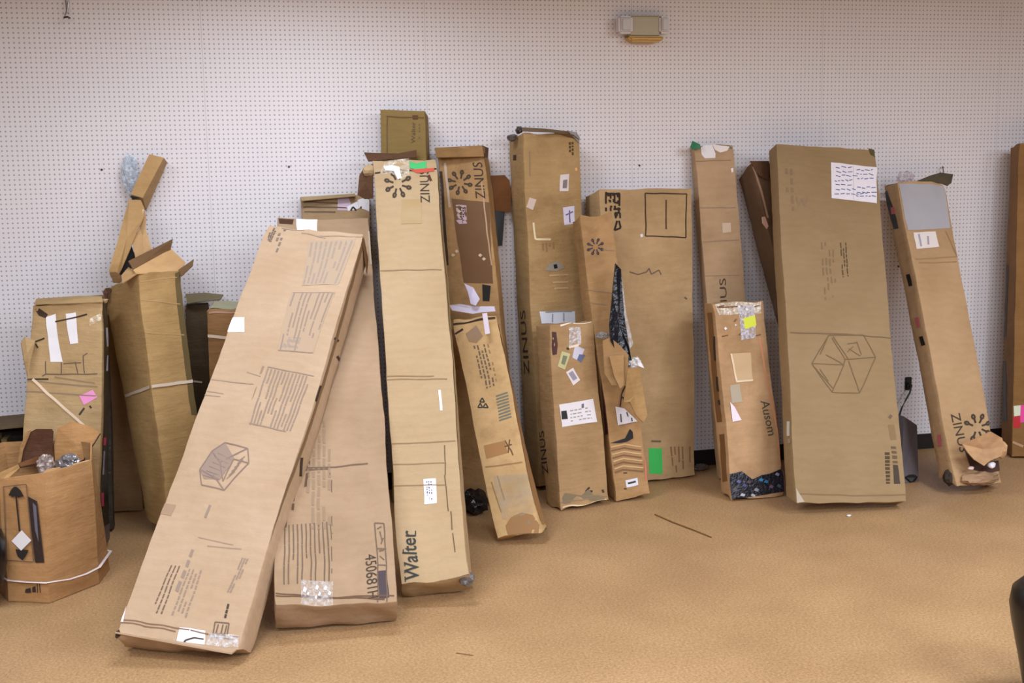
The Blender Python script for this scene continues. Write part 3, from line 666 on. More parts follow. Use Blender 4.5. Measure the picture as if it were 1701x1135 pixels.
sheet('white_tape', [at(801,521,-.62), at(809,520,-.62), at(814,554,-.68), at(806,556,-.68)], plain((220,205,220), .4), b.root, .002, label='dangling strip of whitish tape')
sheet('white_tape', [at(771,471,-.50), at(786,478,-.50), at(797,497,-.55), at(790,508,-.57), at(782,505,-.56), at(777,485,-.52)], plain((190,180,205), .4), b.root, .002, curl=.01, label='torn upright scrap of whitish tape')
b.strokes('side_edge', [((826,535),(902,872))], plain((150,108,66), .8), 6, 'R', .002)
crumple('dirt_clump', at(902,879,-1.15), .02, .02, .008, plain((120,104,70), .9), b.root, 3, .5, 2)

# R : tall upright, stickers
b = Box('R', 'tall upright box with several small torn stickers and crushed dark-taped top corners', (176,144,99), 29, amp=.004, crush=.010, stain=.35)
b.decal('white_sticker', [(930,291),(945,290),(944,318),(929,318)], plain((222,208,210), .5), label='white sticker near the top')
b.poly('sticker_print', [(935,300),(942,299),(941,313),(934,313)], plain((130,116,120), .6), off=.003)
b.poly('torn_sticker', [(880,328),(891,332),(885,349),(874,344)], plain((206,186,174), .5))
b.decal('white_sticker', [(935,345),(954,343),(955,372),(937,375)], plain((214,204,222), .5), label='white and purple sticker')
b.strokes('sticker_print', [((940,358),(952,352)),((946,350),(947,370))], plain((110,96,140), .6), 2.2, off=.003)
b.strokes('torn_sticker_line', [((886,370),(889,398)),((889,398),(915,399))], plain((226,208,170), .5), 3.4)
b.rows('printed_text', [(898,404),(922,404),(922,420),(900,420)], 4, plain((150,116,78), .8), .5, 1, (.1,.3), .05, .2)
b.poly('torn_sticker', [(904,450),(912,440),(926,434),(938,446),(922,452)], plain((150,142,130), .5))
b.poly('dark_hole', [(919,441),(925,440),(926,447),(920,448)], plain((14,12,12), .8), off=.003)
b.strokes('tape_glint', [((912,459),(944,457)),((918,470),(944,469)),((920,480),(944,479))], plain((196,164,124), .35), 3)
b.decal('white_label', [(896,518),(955,517),(955,538),(900,538)], plain((222,224,236), .45), label='wide white label')
b.strokes('label_print', [((906,519),(950,517)),((918,522),(918,536)),((936,520),(936,534))], plain((150,150,160), .5), 2, off=.003)
b.rows('printed_text', [(944,237),(953,237),(953,262),(944,262)], 2, plain((84,66,34), .8), .7, 1, (.1,.2), .08, .1)
b.poly('orange_dot', [(954,280),(958,279),(959,284),(955,285)], plain((236,170,120), .5))
b.strokes('printed_line', [((879,250),(880,292))], INK3, 1.4)
b.text('ZINUS', (879,622), (873,515), (870,622), plain((60,36,20), .8), 'L')
b.poly('dark_dent', [(852,257),(857,257),(857,266),(852,266)], plain((70,46,24), .8), 'L')
crumple('dark_tape_corner', at(850,229,-.18), .030, .03, .022, plain((84,76,74), .3, bump=.4), b.root, 3, .5, 2)
crumple('dark_tape_corner', at(862,216,-.14), .020, .02, .022, plain((70,62,60), .3, bump=.4), b.root, 8, .5, 2)
sheet('dark_tape', [at(867,212,-.22), at(905,214,-.2), at(958,220,-.17), at(962,232,-.2), at(952,224,-.22), at(905,219,-.25), at(868,218,-.26)], plain((112,88,62), .4), b.root, .003)
sheet('gray_tape', [at(943,217,-.205), at(957,220,-.195), at(963,228,-.19), at(962,238,-.205), at(953,228,-.215)], plain((150,148,148), .3), b.root, .002)

# U : wide, printed square
b = Box('U', 'wide flat-standing box with a printed square outline and a green sticker near the floor', (186,155,114), 31, amp=.004, crush=.005, stain=.15)
b.strokes('printed_square', [((1072,322),(1140,322)),((1140,322),(1139,394)),((1139,394),(1072,392)),((1072,392),(1072,322)),((1106,332),(1106,380))], plain((70,44,28), .8), 2)
b.strokes('printed_letters', [((1006,319),(1006,338)),((1014,320),(1014,330)),((1006,344),(1006,350)),((1014,344),(1014,350)),((1020,322),(1030,322)),((1021,322),(1021,334)),((1029,322),(1029,342)),((1020,336),(1030,338)),((1019,347),(1031,347)),((1021,353),(1030,353)),((1021,353),(1023,362)),((1030,353),(1030,362)),((1025,358),(1025,352)),((1028,366),(1030,378)),((1025,366),(1020,382)),((1020,382),(1030,378))], plain((42,26,16), .8), 3)
b.rows('printed_letters', [(1005,320),(1031,320),(1031,364),(1018,364)], 3, plain((50,32,18), .8), .6, 1, (.1,.2), .12, .1, seed=4)
b.poly('white_scrap', [(1063,389),(1067,388),(1068,393),(1064,394)], WHITE)
b.strokes('pen_scribble', [((1045,452),(1060,456)),((1060,456),(1074,452)),((1074,452),(1078,446)),((1078,446),(1082,456)),((1082,456),(1094,449)),((1094,449),(1098,457))], INK2, 1.8)
b.decal('green_sticker', [(1078,745),(1100,745),(1100,788),(1079,788)], plain((60,190,90), .45), label='bright green sticker')
b.rows('printed_text', [(1112,742),(1150,742),(1150,785),(1116,785)], 6, plain((140,104,72), .8), .4, 1, (.3,.8), .04, .3, seed=7)
b.strokes('dark_speck', [((1138,494),(1142,497)),((1082,733),(1098,733))], INK2, 3)

# T : ripped narrow box
b = Box('T', 'narrow ripped box with a sun mark, black wrapping bursting out of its side', (176,138,94), 33, amp=.007, crush=.010, stain=.35, mott=.2)
b.sun((989,409), 15, plain((62,48,60), .8), tilt=.39)
b.strokes('crease_lines', [((1000,414),(1022,416)),((968,500),(1010,506)),((968,480),(1020,486))], INK3, 1.5)
sheet('black_wrapping', [at(1022,438,-.62), at(1031,448,-.61), at(1036,520,-.66), at(1044,575,-.70), at(1050,606,-.70), at(1040,612,-.71), at(1025,590,-.70), at(1014,566,-.70), at(1012,540,-.68), at(1017,490,-.64)], BLKFILM, b.root, .012, curl=.012, label='glossy black plastic wrapping')
sheet('clear_wrapping', [at(1031,452,-.60), at(1036,480,-.60), at(1040,520,-.63), at(1052,572,-.66), at(1046,580,-.68), at(1036,520,-.64)], CLEAR, b.root, .002)
crumple('clear_wrapping', at(1053,603,-.70), .035, .02, .03, film((235,235,240),.55,.1,.6,50), b.root, 5, .5, 3)
sheet('clear_wrapping', [at(1058,592,-.70), at(1064,600,-.70), at(1070,612,-.72), at(1060,608,-.72)], WHITE, b.root, .002)
crumple('gray_wrapping', at(1000,557,-.66), .035, .018, .016, film((150,150,155),.7,.1,.7,60), b.root, 6, .5, 3)
ct = cardboard((170,132,88),.2,.2,1,5)
sheet('torn_panel', [at(1001,566,-.69), at(1014,561,-.69), at(1030,574,-.71), at(1044,590,-.73), at(1042,640,-.75), at(1033,640,-.75), at(1016,640,-.73), at(1004,620,-.71)], cardboard((160,124,82),.2,.3,1,5), b.root, .006, curl=.006)
sheet('torn_panel', [at(1012,592,-.72), at(1036,590,-.735), at(1036,640,-.76), at(1030,646,-.77), at(1020,625,-.75)], ct, b.root, .006, curl=.008, label='bent torn cardboard tongue')
sheet('torn_panel', [at(1042,612,-.74), at(1062,610,-.72), at(1068,650,-.73), at(1075,690,-.74), at(1068,702,-.75), at(1056,690,-.76), at(1046,668,-.77), at(1036,668,-.77), at(1040,640,-.76)], cardboard((176,140,92),.2,.15,1,7), b.root, .006, curl=.012, label='peeled yellowish flap')
b.poly('white_label', [(1019,674),(1034,677),(1048,690),(1056,698),(1024,705)], plain((226,222,232), .5), off=.008, label='torn white label')
b.strokes('label_print', [((1038,683),(1040,690)),((1028,684),(1029,700)),((1046,692),(1047,698))], INK, 2, off=.009)
b.strokes('tear_line', [((1037,640),(1030,654)),((1030,654),(1027,674)),((1030,658),(1048,668)),((1048,668),(1056,678)),((1056,672),(1057,688))], plain((40,20,14), .8), 2, off=.008)
b.poly('black_tear', [(1013,735),(1030,729),(1040,728),(1044,711),(1049,716),(1050,727),(1040,733),(1028,735)], plain((18,14,22), .6), off=.004)
for k in range(8):
    b.strokes('exposed_fluting', [((1014+k*1.2,742+k*6),(1036,737+k*6)),((1036,737+k*6),(1064+k*.6,742+k*6))], plain((126,92,62) if k%2 else (206,168,124), .8), 2.4, off=.003)
b.decal('white_sticker', [(1039,798),(1059,794),(1060,806),(1041,810)], plain((222,222,236), .5), label='small white sticker near the foot')
b.strokes('sticker_print', [((1043,803),(1056,800))], INK, 3, off=.003)
b.strokes('red_edge', [((1070,742),(1073,800))], plain((206,120,96), .6), 2.4)
b.strokes('printed_text', [((1036,780),(1042,779)),((1036,785),(1042,785)),((1037,812),(1041,812))], INK, 2)
b.strokes('dark_red_lining', [((1000,620),(1008,720)),((996,580),(1000,620))], plain((72,20,34), .6), 6, 'L', .004)

# S : short with labels
b = Box('S', 'short box with three small stickers and a big white shipping label', (176,142,101), 35, amp=.005, crush=.010, stain=.2)
b.decal('shipping_label', [(929,672),(985,664),(991,702),(934,710)], plain((232,226,232), .55), label='white shipping label')
b.decal('label_black_square', [(932,683),(941,682),(943,696),(933,697)], plain((30,30,34), .6), off=.003)
b.rows('label_print', [(946,680),(980,675),(983,698),(948,703)], 4, plain((160,156,150), .6), .35, 0, (.08,.2), .05, .2).hide_render = False
b.poly('label_print', [(966,672),(970,671),(970,678),(966,679)], plain((110,108,120), .6), off=.003)
b.decal('yellowish_sticker', [(934,583),(948,588),(939,614),(926,608)], plain((196,190,140), .5), label='yellowish sticker')
b.decal('sticker_print', [(936,590),(943,592),(938,606),(932,603)], plain((120,124,96), .6), off=.003)
b.decal('blue_white_sticker', [(956,573),(972,580),(964,601),(951,594)], plain((206,202,220), .5), label='white sticker with a blue corner')
b.decal('sticker_print', [(963,588),(973,590),(966,602),(959,598)], plain((96,104,140), .6), off=.003)
b.decal('white_sticker', [(941,618),(953,611),(965,632),(953,641)], plain((228,216,220), .5), label='white sticker')
b.decal('sticker_print', [(945,620),(952,616),(960,629),(953,633)], plain((150,146,160), .6), off=.003)
b.decal('clear_tape', [(944,545),(964,543),(966,572),(946,576)], film((240,235,240),.5,.15,.8,50))
b.strokes('tape_glint', [((930,541),(950,536)),((952,537),(982,533)),((946,577),(962,573))], plain((240,220,200), .3), 3.5)
b.poly('dark_tear', [(916,552),(924,552),(926,572),(925,588),(918,590),(916,575)], plain((74,40,40), .7))
b.strokes('dark_specks', [((942,578),(946,580)),((1000,815),(1002,820)),((978,811),(972,818)),((972,818),(984,818))], INK, 3.5)
b.poly('floor_dirt', [(934,828),(938,820),(965,824),(976,814),(986,824),(1000,826),(1004,832),(936,838)], plain((134,116,90), .8))
b.strokes('bottom_scuff', [((934,844),(975,840)),((975,840),(1006,832))], plain((226,196,160), .7), 2.6)
b.strokes('bottom_fold', [((930,836),(1008,826))], INK3, 1.6)
b.text('ZINUS', (911,788), (904,716), (902,789), plain((34,24,18), .8), 'L')

# V
b = Box('V', 'narrow tall box with white tape and a scrap of green tape at its top corner', (183,151,117), 37, amp=.003, crush=.006, stain=.1)
b.poly('white_tape', [(1164,245),(1170,241),(1183,242),(1188,256),(1188,263),(1170,263),(1165,257)], WHITE, off=.003)
b.poly('white_tape', [(1183,241),(1212,243),(1208,250),(1196,254),(1187,250)], plain((232,220,218), .4), off=.0035)
sheet('green_tape', [at(1147,243,-.11), at(1150,234,-.10), at(1163,240,-.12), at(1164,247,-.125), at(1149,249,-.12)], plain((46,120,84), .45), b.root, .002)
b.strokes('crease_lines', [((1158,345),(1222,345)),((1168,402),(1228,398)),((1170,459),(1228,457)),((1152,268),(1214,266))], INK3, 1.4)
b.text('ZINUS', (1210,545), (1206,462), (1199,546), INK)
b.decal('pale_tape', [(1199,370),(1214,370),(1214,385),(1200,387)], plain((190,160,130), .4))
b.poly('white_chip', [(1214,280),(1218,279),(1218,286),(1215,287)], WHITE)
b.strokes('corner_tape', [((1207,240),(1216,246))], plain((90,74,60), .4), 3)

# X : dark, behind Y
b = Box('X', 'dark box with a folded top corner, tucked behind the big box with the handwritten sheet', (104,80,60), 39, stain=.3)
sheet('top_flap', [at(1246,268,-.2), at(1277,268,-.16), at(1277,300,-.22), at(1262,292,-.24)], inner, b.root, .005)
b.strokes('lit_worn_edge', [((1250,276),(1262,310)),((1262,310),(1276,362))], plain((176,140,112), .7), 3.5)  # light catching the diagonal edge, painted as a pale line
b.poly('pale_sticker', [(1265,361),(1271,360),(1277,376),(1274,381),(1266,371)], plain((226,180,160), .5), off=.003)

# W : short, yellow sticker
b = Box('W', 'short battered box with a yellow sticker and its foot torn open to black wrapping', (190,152,112), 41, amp=.006, crush=.012, stain=.3, mott=.18)
b.decal('yellow_sticker', [(1234,529),(1253,524),(1256,541),(1237,547)], YEL, off=.004, label='bright yellow sticker')
b.decal('clear_tape', [(1190,506),(1262,500),(1264,520),(1196,524)], film((250,240,225), .55, .15, .8, 60))
b.decal('clear_tape', [(1226,508),(1252,506),(1256,560),(1232,566)], film((225,222,235), .6, .12, .9, 60), off=.003, label='wrinkled shiny tape')
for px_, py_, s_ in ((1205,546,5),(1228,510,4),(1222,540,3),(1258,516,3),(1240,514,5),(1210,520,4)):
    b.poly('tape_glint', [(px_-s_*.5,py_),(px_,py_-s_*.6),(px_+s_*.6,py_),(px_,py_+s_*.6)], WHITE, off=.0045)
b.strokes('dark_specks', [((1193,511),(1203,509)),((1220,535),(1224,530)),((1242,560),(1264,556)),((1228,558),(1232,553)),((1196,512),(1260,507)),((1200,560),(1210,557))], plain((120,84,50), .8), 2)
b.decal('tape_patch', [(1216,588),(1248,586),(1252,632),(1224,636)], plain((200,166,124), .45))
b.strokes('tape_patch_edge', [((1216,588),(1225,634)),((1225,634),(1252,632))], plain((232,206,172), .4), 3, off=.003)
b.poly('white_tape', [(1213,668),(1220,676),(1226,688),(1231,698),(1216,700)], plain((240,224,236), .4), off=.004, label='white triangular scrap of tape')
b.decal('gray_tape', [(1214,640),(1230,638),(1234,668),(1216,670)], plain((176,160,136), .4))
b.text('Ausom', (1262,667), (1275,724), (1276,665), plain((70,66,52), .8))
b.strokes('red_edge', [((1262,560),(1290,720)),((1290,720),(1297,775))], plain((206,140,100), .7), 3)
foot = [(1213,788),(1222,786),(1233,783),(1238,796),(1252,795),(1266,789),(1284,786),(1297,779),(1301,790),(1302,815),(1240,826),(1219,827),(1214,808)]
b.poly('black_wrapping', foot, plain((28,28,40), .3, bump=.9, scale=60), off=.006, label='crinkled black wrapping at the torn foot')
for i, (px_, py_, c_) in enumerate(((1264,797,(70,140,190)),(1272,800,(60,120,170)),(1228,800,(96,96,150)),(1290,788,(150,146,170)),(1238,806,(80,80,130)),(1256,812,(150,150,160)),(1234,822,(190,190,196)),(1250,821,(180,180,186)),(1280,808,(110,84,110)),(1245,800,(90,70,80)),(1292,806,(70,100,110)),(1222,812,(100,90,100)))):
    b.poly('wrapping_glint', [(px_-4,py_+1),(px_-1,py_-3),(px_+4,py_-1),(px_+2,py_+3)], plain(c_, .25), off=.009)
b.strokes('side_tears', [((1193,626),(1195,650)),((1188,560),(1190,600)),((1196,664),(1197,672))], DARKIN, 3, 'L', .002)
b.strokes('side_stain', [((1180,520),(1196,700)),((1200,720),(1206,800))], plain((124,84,44), .8), 8, 'L', .0015)

# Y : big box with the sheet
b = Box('Y', 'big smooth box with a handwritten sheet on its upper right', (155,129,94), 43, amp=.004, crush=.004, mott=.06, stain=0)
pen = plain((82,88,150), .6)
b.decal('handwritten_sheet', [(1380,271),(1456,279),(1456,338),(1382,330)], plain((236,230,240), .6), off=.0025, label='white sheet of blue handwriting')
rr = random.Random(5); seg = []
for r_ in range(7):
    y_ = 279+r_*7.2; x_ = 1386+rr.uniform(0,3)
    while x_ < (1416 if r_ < 6 else 1440):
        w_ = rr.uniform(3, 8); seg.append(((x_, y_+rr.uniform(-1,1)), (x_+w_, y_+rr.uniform(-1.6,1.6)+w_*.09))); x_ += w_+rr.uniform(1.5,3)
    x_ = 1421+rr.uniform(0,3)
    while x_ < 1450 and r_ != 3:
        w_ = rr.uniform(3, 9); seg.append(((x_, y_+4+rr.uniform(-1,1)), (x_+w_, y_+4+rr.uniform(-1.6,1.6)+w_*.1))); x_ += w_+rr.uniform(1.5,3)
b.strokes('handwriting', seg, pen, 1.3, off=.0034)
b.strokes('sheet_fold', [((1417,276),(1418,333))], plain((214,206,214), .6), 1.2, off=.003)
b.strokes('pen_scribble', [((1323,326),(1328,343)),((1328,343),(1333,330)),((1333,330),(1337,344)),((1337,344),(1343,326))], INK3, 1.6)
b.rows('faint_stamp', [(1302,280),(1318,281),(1322,350),(1306,350)], 2, plain((139,115,85), .8), .5, 1, (.1,.2), .08, .3, seed=3)
b.rows('printed_text', [(1394,404),(1407,404),(1411,460),(1399,462)], 3, plain((86,67,45), .8), .42, 1, (.06,.2), .03, .1, seed=5)
b.rows('printed_text', [(1362,404),(1386,404),(1392,490),(1368,500)], 4, plain((132,109,79), .8), .35, 1, (.05,.15), .04, .3, seed=6)
b.strokes('fold_line', [((1312,553),(1400,556)),((1400,556),(1486,563))], plain((118,94,63), .8), 1.8)
cb = [(1376,558),(1436,558),(1456,594),(1428,653),(1382,652),(1348,605)]
b.strokes('printed_carton_drawing', [(cb[i], cb[(i+1)%6]) for i in range(6)]+[((1348,605),(1402,607)),((1402,607),(1404,598)),((1402,607),(1382,652)),((1404,598),(1456,594)),((1410,600),(1428,653)),((1404,598),(1382,562)),((1376,558),(1362,590)),((1402,607),(1372,590)),((1354,612),(1384,646)),((1362,614),(1376,634)),((1384,560),(1410,598)),((1408,572),(1424,570)),((1410,580),(1430,592)),((1424,568),(1432,590)),((1408,586),(1418,576))], plain((116,93,61), .8), 1.5)
b.strokes('printed_dot', [((1476,691),(1480,694))], INK2, 6)
b.rows('printed_text', [(1468,752),(1477,752),(1478,804),(1470,804)], 1, plain((77,58,34), .8), .85, 1, (.07,.1), .035, 0, seed=9)
b.rows('printed_text', [(1478,742),(1488,742),(1491,770),(1481,770)], 1, plain((101,79,55), .8), .8, 1, (.12,.2), .12, .1, seed=10)
b.decal('dark_print', [(1482,772),(1490,772),(1494,804),(1484,804)], plain((69,56,44), .8))
b.decal('faint_print', [(1475,706),(1485,706),(1488,730),(1478,731)], plain((134,109,75), .8))
b.strokes('bottom_fold', [((1322,822),(1440,824)),((1440,824),(1504,822))], plain((126,102,71), .8), 1.8)
b.poly('chipped_corner', [(1442,248),(1453,250),(1454,262),(1446,258)], plain((86,79,42), .8))
b.poly('pale_corner', [(1322,812),(1330,826),(1336,836),(1323,838)], plain((178,161,140), .6))
b.strokes('white_chip', [((1310,700),(1311,724))], plain((206,206,196), .5), 5, 'L', .003)
b.strokes('white_chip', [((1312,728),(1313,736))], plain((162,146,131), .5), 4, 'L', .003)

# Z : right, slanted
b = Box('Z', 'slanted box with silver tape around its top and a torn, crumpled foot', (187,153,115), 45, amp=.005, crush=.010, mott=.08, stain=.05)
b.decal('silver_tape', [(1492,305),(1568,309),(1579,379),(1508,382)], plain((180,178,186), .38, bump=.25, scale=14), off=.002, label='wide silver gray tape')
b.decal('white_label', [(1517,386),(1554,384),(1560,410),(1522,413)], plain((236,226,224), .5), off=.0025, label='white label')
b.strokes('label_print', [((1526,388),(1530,409)),((1541,392),(1542,406))], plain((170,160,176), .6), 3, off=.0034)
b.strokes('crease_lines', [((1520,430),(1592,427)),((1526,436),(1590,436)),((1572,384),(1590,425))], plain((164,126,88), .8), 1.8)
b.text('ZINUS', (1579,688), (1595,752), (1594,686), INK)
b.sun((1624,711), 24, INK, tilt=.4, skip=(3,))
zc = cardboard((196,156,116),.2,.1,2.5,5)
sheet('torn_flap', [at(1598,738,-1.08), at(1622,728,-1.10), at(1645,717,-1.08), at(1664,728,-1.04), at(1668,742,-1.03), at(1662,758,-1.05), at(1645,765,-1.09), at(1634,774,-1.12), at(1618,764,-1.13), at(1608,753,-1.11)], zc, b.root, .006, curl=.012, label='torn-up wrinkled flap')
for k in range(4):
    b.strokes('flap_wrinkles', [((1610+k*6,748+k*5),(1650,732+k*7)),((1650,732+k*7),(1662,735+k*6))], plain((128,92,64), .8), 1.8, off=.055)
b.poly('dark_tear', [(1602,746),(1612,755),(1634,772),(1658,765),(1660,782),(1640,788),(1612,780)], plain((70,44,36), .8), off=.003)
crumple('white_padding', at(1647,773,-1.06), .024, .02, .018, plain((232,226,236), .5), b.root, 3, .3, 2)
crumple('white_padding', at(1613,778,-1.08), .018, .012, .010, plain((236,206,206), .5), b.root, 5, .3, 2)
crumple('crushed_foot', at(1627,795,-1.06), .118, .05, .036, cardboard((168,134,104),.3,.3,1,3), b.root, 7, .22, 3)
crumple('dark_foot_scrap', at(1577,794,-1.0), .035, .035, .045, plain((52,40,32), .7, bump=.5), b.root, 9, .3, 2)
crumple('crushed_corner', at(1664,748,-1.0), .03, .03, .05, zc, b.root, 10, .4, 2)
b.strokes('dark_edge_tape', [((1472,306),(1485,298)),((1470,320),(1482,350)),((1480,345),(1490,380))], plain((52,58,58), .35), 9, 'L', .002)
b.strokes('red_side_marks', [((1483,344),(1485,356)),((1523,528),(1526,545)),((1561,722),(1563,742))], plain((190,96,104), .5), 6, 'L', .003)
b.strokes('dark_side_marks', [((1508,455),(1512,475)),((1530,560),(1534,575))], plain((24,20,14), .5), 6, 'L', .003)
sheet('torn_top_flap', [at(1520,302,-.24), at(1545,292,-.2), at(1562,287,-.18), at(1583,290,-.16), at(1580,304,-.2), at(1574,309,-.2), at(1565,305,-.22), at(1545,312,-.26), at(1530,309,-.26)], cardboard((88,78,62),.3,.5,1,4), b.root, .006, curl=-.01, label='ragged dark flap hanging open')
crumple('clear_wrapping', at(1504,294,-.2), .05, .03, .035, film((205,190,200), .5, .15, .6, 40), b.root, 4, .4, 3)

# AA : cut by the frame
b = Box('AA', 'box cut off by the right edge, with red and pink stickers low on it', (140,101,56), 47, stain=.25)
b.decal('red_sticker', [(1683,692),(1695,692),(1695,712),(1684,712)], RED, label='red sticker')
b.decal('white_sticker', [(1684,675),(1695,674),(1695,691),(1685,692)], plain((220,226,200), .5), off=.002)
b.decal('pink_sticker', [(1695,674),(1712,674),(1712,702),(1695,703)], HOTP, label='hot pink sticker')
b.strokes('dark_side_strip', [((1668,600),(1670,700)),((1672,440),(1668,560))], plain((58,46,34), .5), 8, 'L', .002)  # darker strips along the left side
b.strokes('lit_worn_edge', [((1683,735),(1700,742))], plain((176,140,108), .7), 4)

# ------------------------------------------------------------------ C : short open carton, front left
def carton():
    f0, f1, f2 = onfloor(14,1000), onfloor(83,1003), onfloor(165,970)
    low = [f0, f1, f2, Vector((-.52,-1.06,0)), Vector((-.66,-.93,0)), Vector((-.93,-.93,0)), Vector((-1.03,-1.12,0))]
    tx = [(-2,797),(73,787),(152,764),(150,770),(90,775),(30,780),(-4,786)]
    top = []
    for p, (x_, y_) in zip(low, tx):
        # the wall point above p, moved sideways to the pixel column it shows at
        z = zfor(p.x, p.y, y_); q = at(x_, y_, p.y) if p is f0 or p is f1 or p is f2 else Vector((p.x-.04, p.y, z)); top.append(Vector((q.x, p.y, .62 if not (p is f0 or p is f1 or p is f2) else q.z)))
    cen = Vector((-.77,-1.15,0))
    root = empty('cardboard_box', Matrix.Translation(cen))
    tag(root, 'short open carton with an up-arrow print and a white strap, frontmost at the left edge', 'cardboard box')
    mat = cardboard((186,142,96), .16, .25, 1, 21)
    n = len(low); K = 10
    vs, fs = [], []
    for sgn in (0, 1):
        for k in range(K+1):
            t = k/K
            for a, c_ in zip(low, top):
                p = Vector(a)*(1-t)+Vector(c_)*t
                ctr = Vector((cen.x, cen.y, p.z)); 
                if sgn: p = p+(ctr-p).normalized()*.006
                p = p+noise.noise_vector(p*5)*.008*(1 if 0 < k else .3); p.z = max(p.z, .003)
                vs.append(p)
    o = (K+1)*n
    for k in range(K):
        for i in range(n):
            j = (i+1)%n
            fs.append((k*n+i, k*n+j, (k+1)*n+j, (k+1)*n+i)); fs.append((o+k*n+j, o+k*n+i, o+(k+1)*n+i, o+(k+1)*n+j))
    for i in range(n):
        j = (i+1)%n; fs.append((K*n+i, K*n+j, o+K*n+j, o+K*n+i))
    fs.append(tuple(range(n))); fs.append(tuple(o+i for i in reversed(range(n))))
    link('carton', vs, fs, mat, root)
    # prints on the two front faces
    def on(i, px, py, off=.006):
        a, c_ = low[i], low[i+1]; nrm = (Vector(c_)-Vector(a)).cross(Vector(top[i])-Vector(a)).normalized()
        if nrm.y > 0: nrm = -nrm
        d = ray(px, py); t = (Vector(a)-CAM).dot(nrm)/d.dot(nrm); return CAM+d*t+nrm*off
    def mark(name, i, polys, m, off=.007, label=None):
        V, F_ = [], []
        for pl in polys:
            k = len(V); V += [on(i, *p, off) for p in pl]; F_.append(tuple(range(k, k+len(pl))))
        return tag(link(name, V, F_, m, root), label)
    def ln(x0,y0,x1,y1,w=1.4):
        d = math.hypot(x1-x0,y1-y0); a, c_ = -(y1-y0)/d*w/2, (x1-x0)/d*w/2
        return [(x0+a,y0+c_),(x1+a,y1+c_),(x1-a,y1-c_),(x0-a,y0-c_)]
    mark('printed_frame', 0, [ln(7,808,13,930),ln(45,804,57,932),ln(7,808,45,804),ln(13,930,57,933)], INK2)
    mark('printed_arrow', 0, [[(16,822),(20,813),(25,808),(29,808),(35,813),(41,824),(32,826),(28,823),(22,825)], ln(28,822,34,882,2.4), [(27,912),(49,913),(44,924),(39,930),(31,924)]], plain((36,30,28), .8), .0075)
    mark('dark_label', 0, [[(48,824),(63,832),(75,934),(60,934),(54,880)]], plain((52,40,38), .5, bump=.3), .0078, 'dark vertical printed panel')
    mark('dark_label_print', 0, [[(56,834),(62,840),(66,900),(60,880)]], plain((108,104,120), .5), .0085)
    mark('white_sticker', 0, [[(21,898),(38,880),(54,897),(37,914)]], WHITE, .009, 'white diamond-turned sticker')
    mark('printed_marks', 0, [[(43,984),(44,978),(52,976),(53,984)], [(55,983),(55,975),(60,973),(61,983)], ln(63,966,64,984,1.2), ln(67,966,68,984,1.2)], plain((50,36,30), .8))
    # strap: over the two front faces and on around the back
    pts = [on(0,17,963,.012), on(0,50,966,.012), on(0,80,967,.012), on(1,84,966,.012), on(1,112,962,.012), on(1,140,953,.012), on(1,161,942,.014)]
    zs = sum(p.z for p in pts)/len(pts)
    pts += [Vector((low[3].x+.01, low[3].y, zs)), Vector((low[4].x, low[4].y+.01, zs)), Vector((low[5].x, low[5].y+.01, zs)), Vector((low[6].x-.012, low[6].y, zs)), pts[0]]
    tube('packing_strap', pts, .0075, plain((226,214,214), .4), root, 8, flat=.35)
    # flaps
    def fl(pp, m, lab=None, th=.005, curl=0.): return sheet('flap', [at(x_, y_, Y_) for x_, y_, Y_ in pp], m, root, th, curl, lab)
    Yb = -1.02
    fl([(30,778,Yb),(36,745,Yb),(48,719,Yb),(60,713,Yb),(86,713,Yb),(89,717,Yb),(87,755,Yb),(80,772,Yb)], cardboard((92,58,40),.15,.2,1,3), 'dark inner side of a raised flap', curl=.01)
    fl([(27,785,-1.04),(34,742,-1.04),(46,716,-1.04),(52,713,-1.03),(38,744,-1.02),(31,786,-1.03)], mat)
    fl([(92,772,-1.0),(90,740,-1.0),(96,712,-1.0),(118,700,-1.0),(148,708,-1.0),(167,720,-1.0),(158,735,-1.01),(141,762,-1.02),(120,775,-1.02)], cardboard((196,148,98),.12,.1,1,6), 'light raised flap', curl=-.01)
    fl([(167,720,-1.0),(140,764,-1.02),(137,768,-1.03),(166,722,-1.02)], DARKIN)
    fl([(0,785,-1.30),(30,772,-1.15),(32,778,-1.15),(12,796,-1.3),(0,800,-1.32)], cardboard((190,148,98),.12,.1,1,7))
    fl([(30,770,-1.12),(64,758,-1.05),(66,768,-1.05),(34,776,-1.12)], cardboard((120,78,46),.12,.1,1,7))
    fl([(120,772,-1.2),(150,764,-1.2),(149,770,-1.22),(124,778,-1.24)], cardboard((206,164,122),.12,.1,1,7))
    fl([(66,790,-1.36),(78,780,-1.34),(100,776,-1.32),(104,790,-1.32),(80,800,-1.37)], mat)
    return root
carton()
pl = crumple('plastic_wrap', at(113,770,-1.12), .045, .04, .045, plain((150,146,150), .12, .55, .9, 30), None, 5, .5, 3)
tag(pl, 'shiny crumpled silvery plastic lump in the mouth of the short open carton', 'plastic wrap')
pl = crumple('plastic_wrap', at(76,772,-1.1), .035, .03, .05, film((200,180,175), .6, .15, .7, 40), None, 8, .5, 3)
tag(pl, 'dull crumpled plastic beside the dark raised flap of the short open carton', 'plastic wrap')

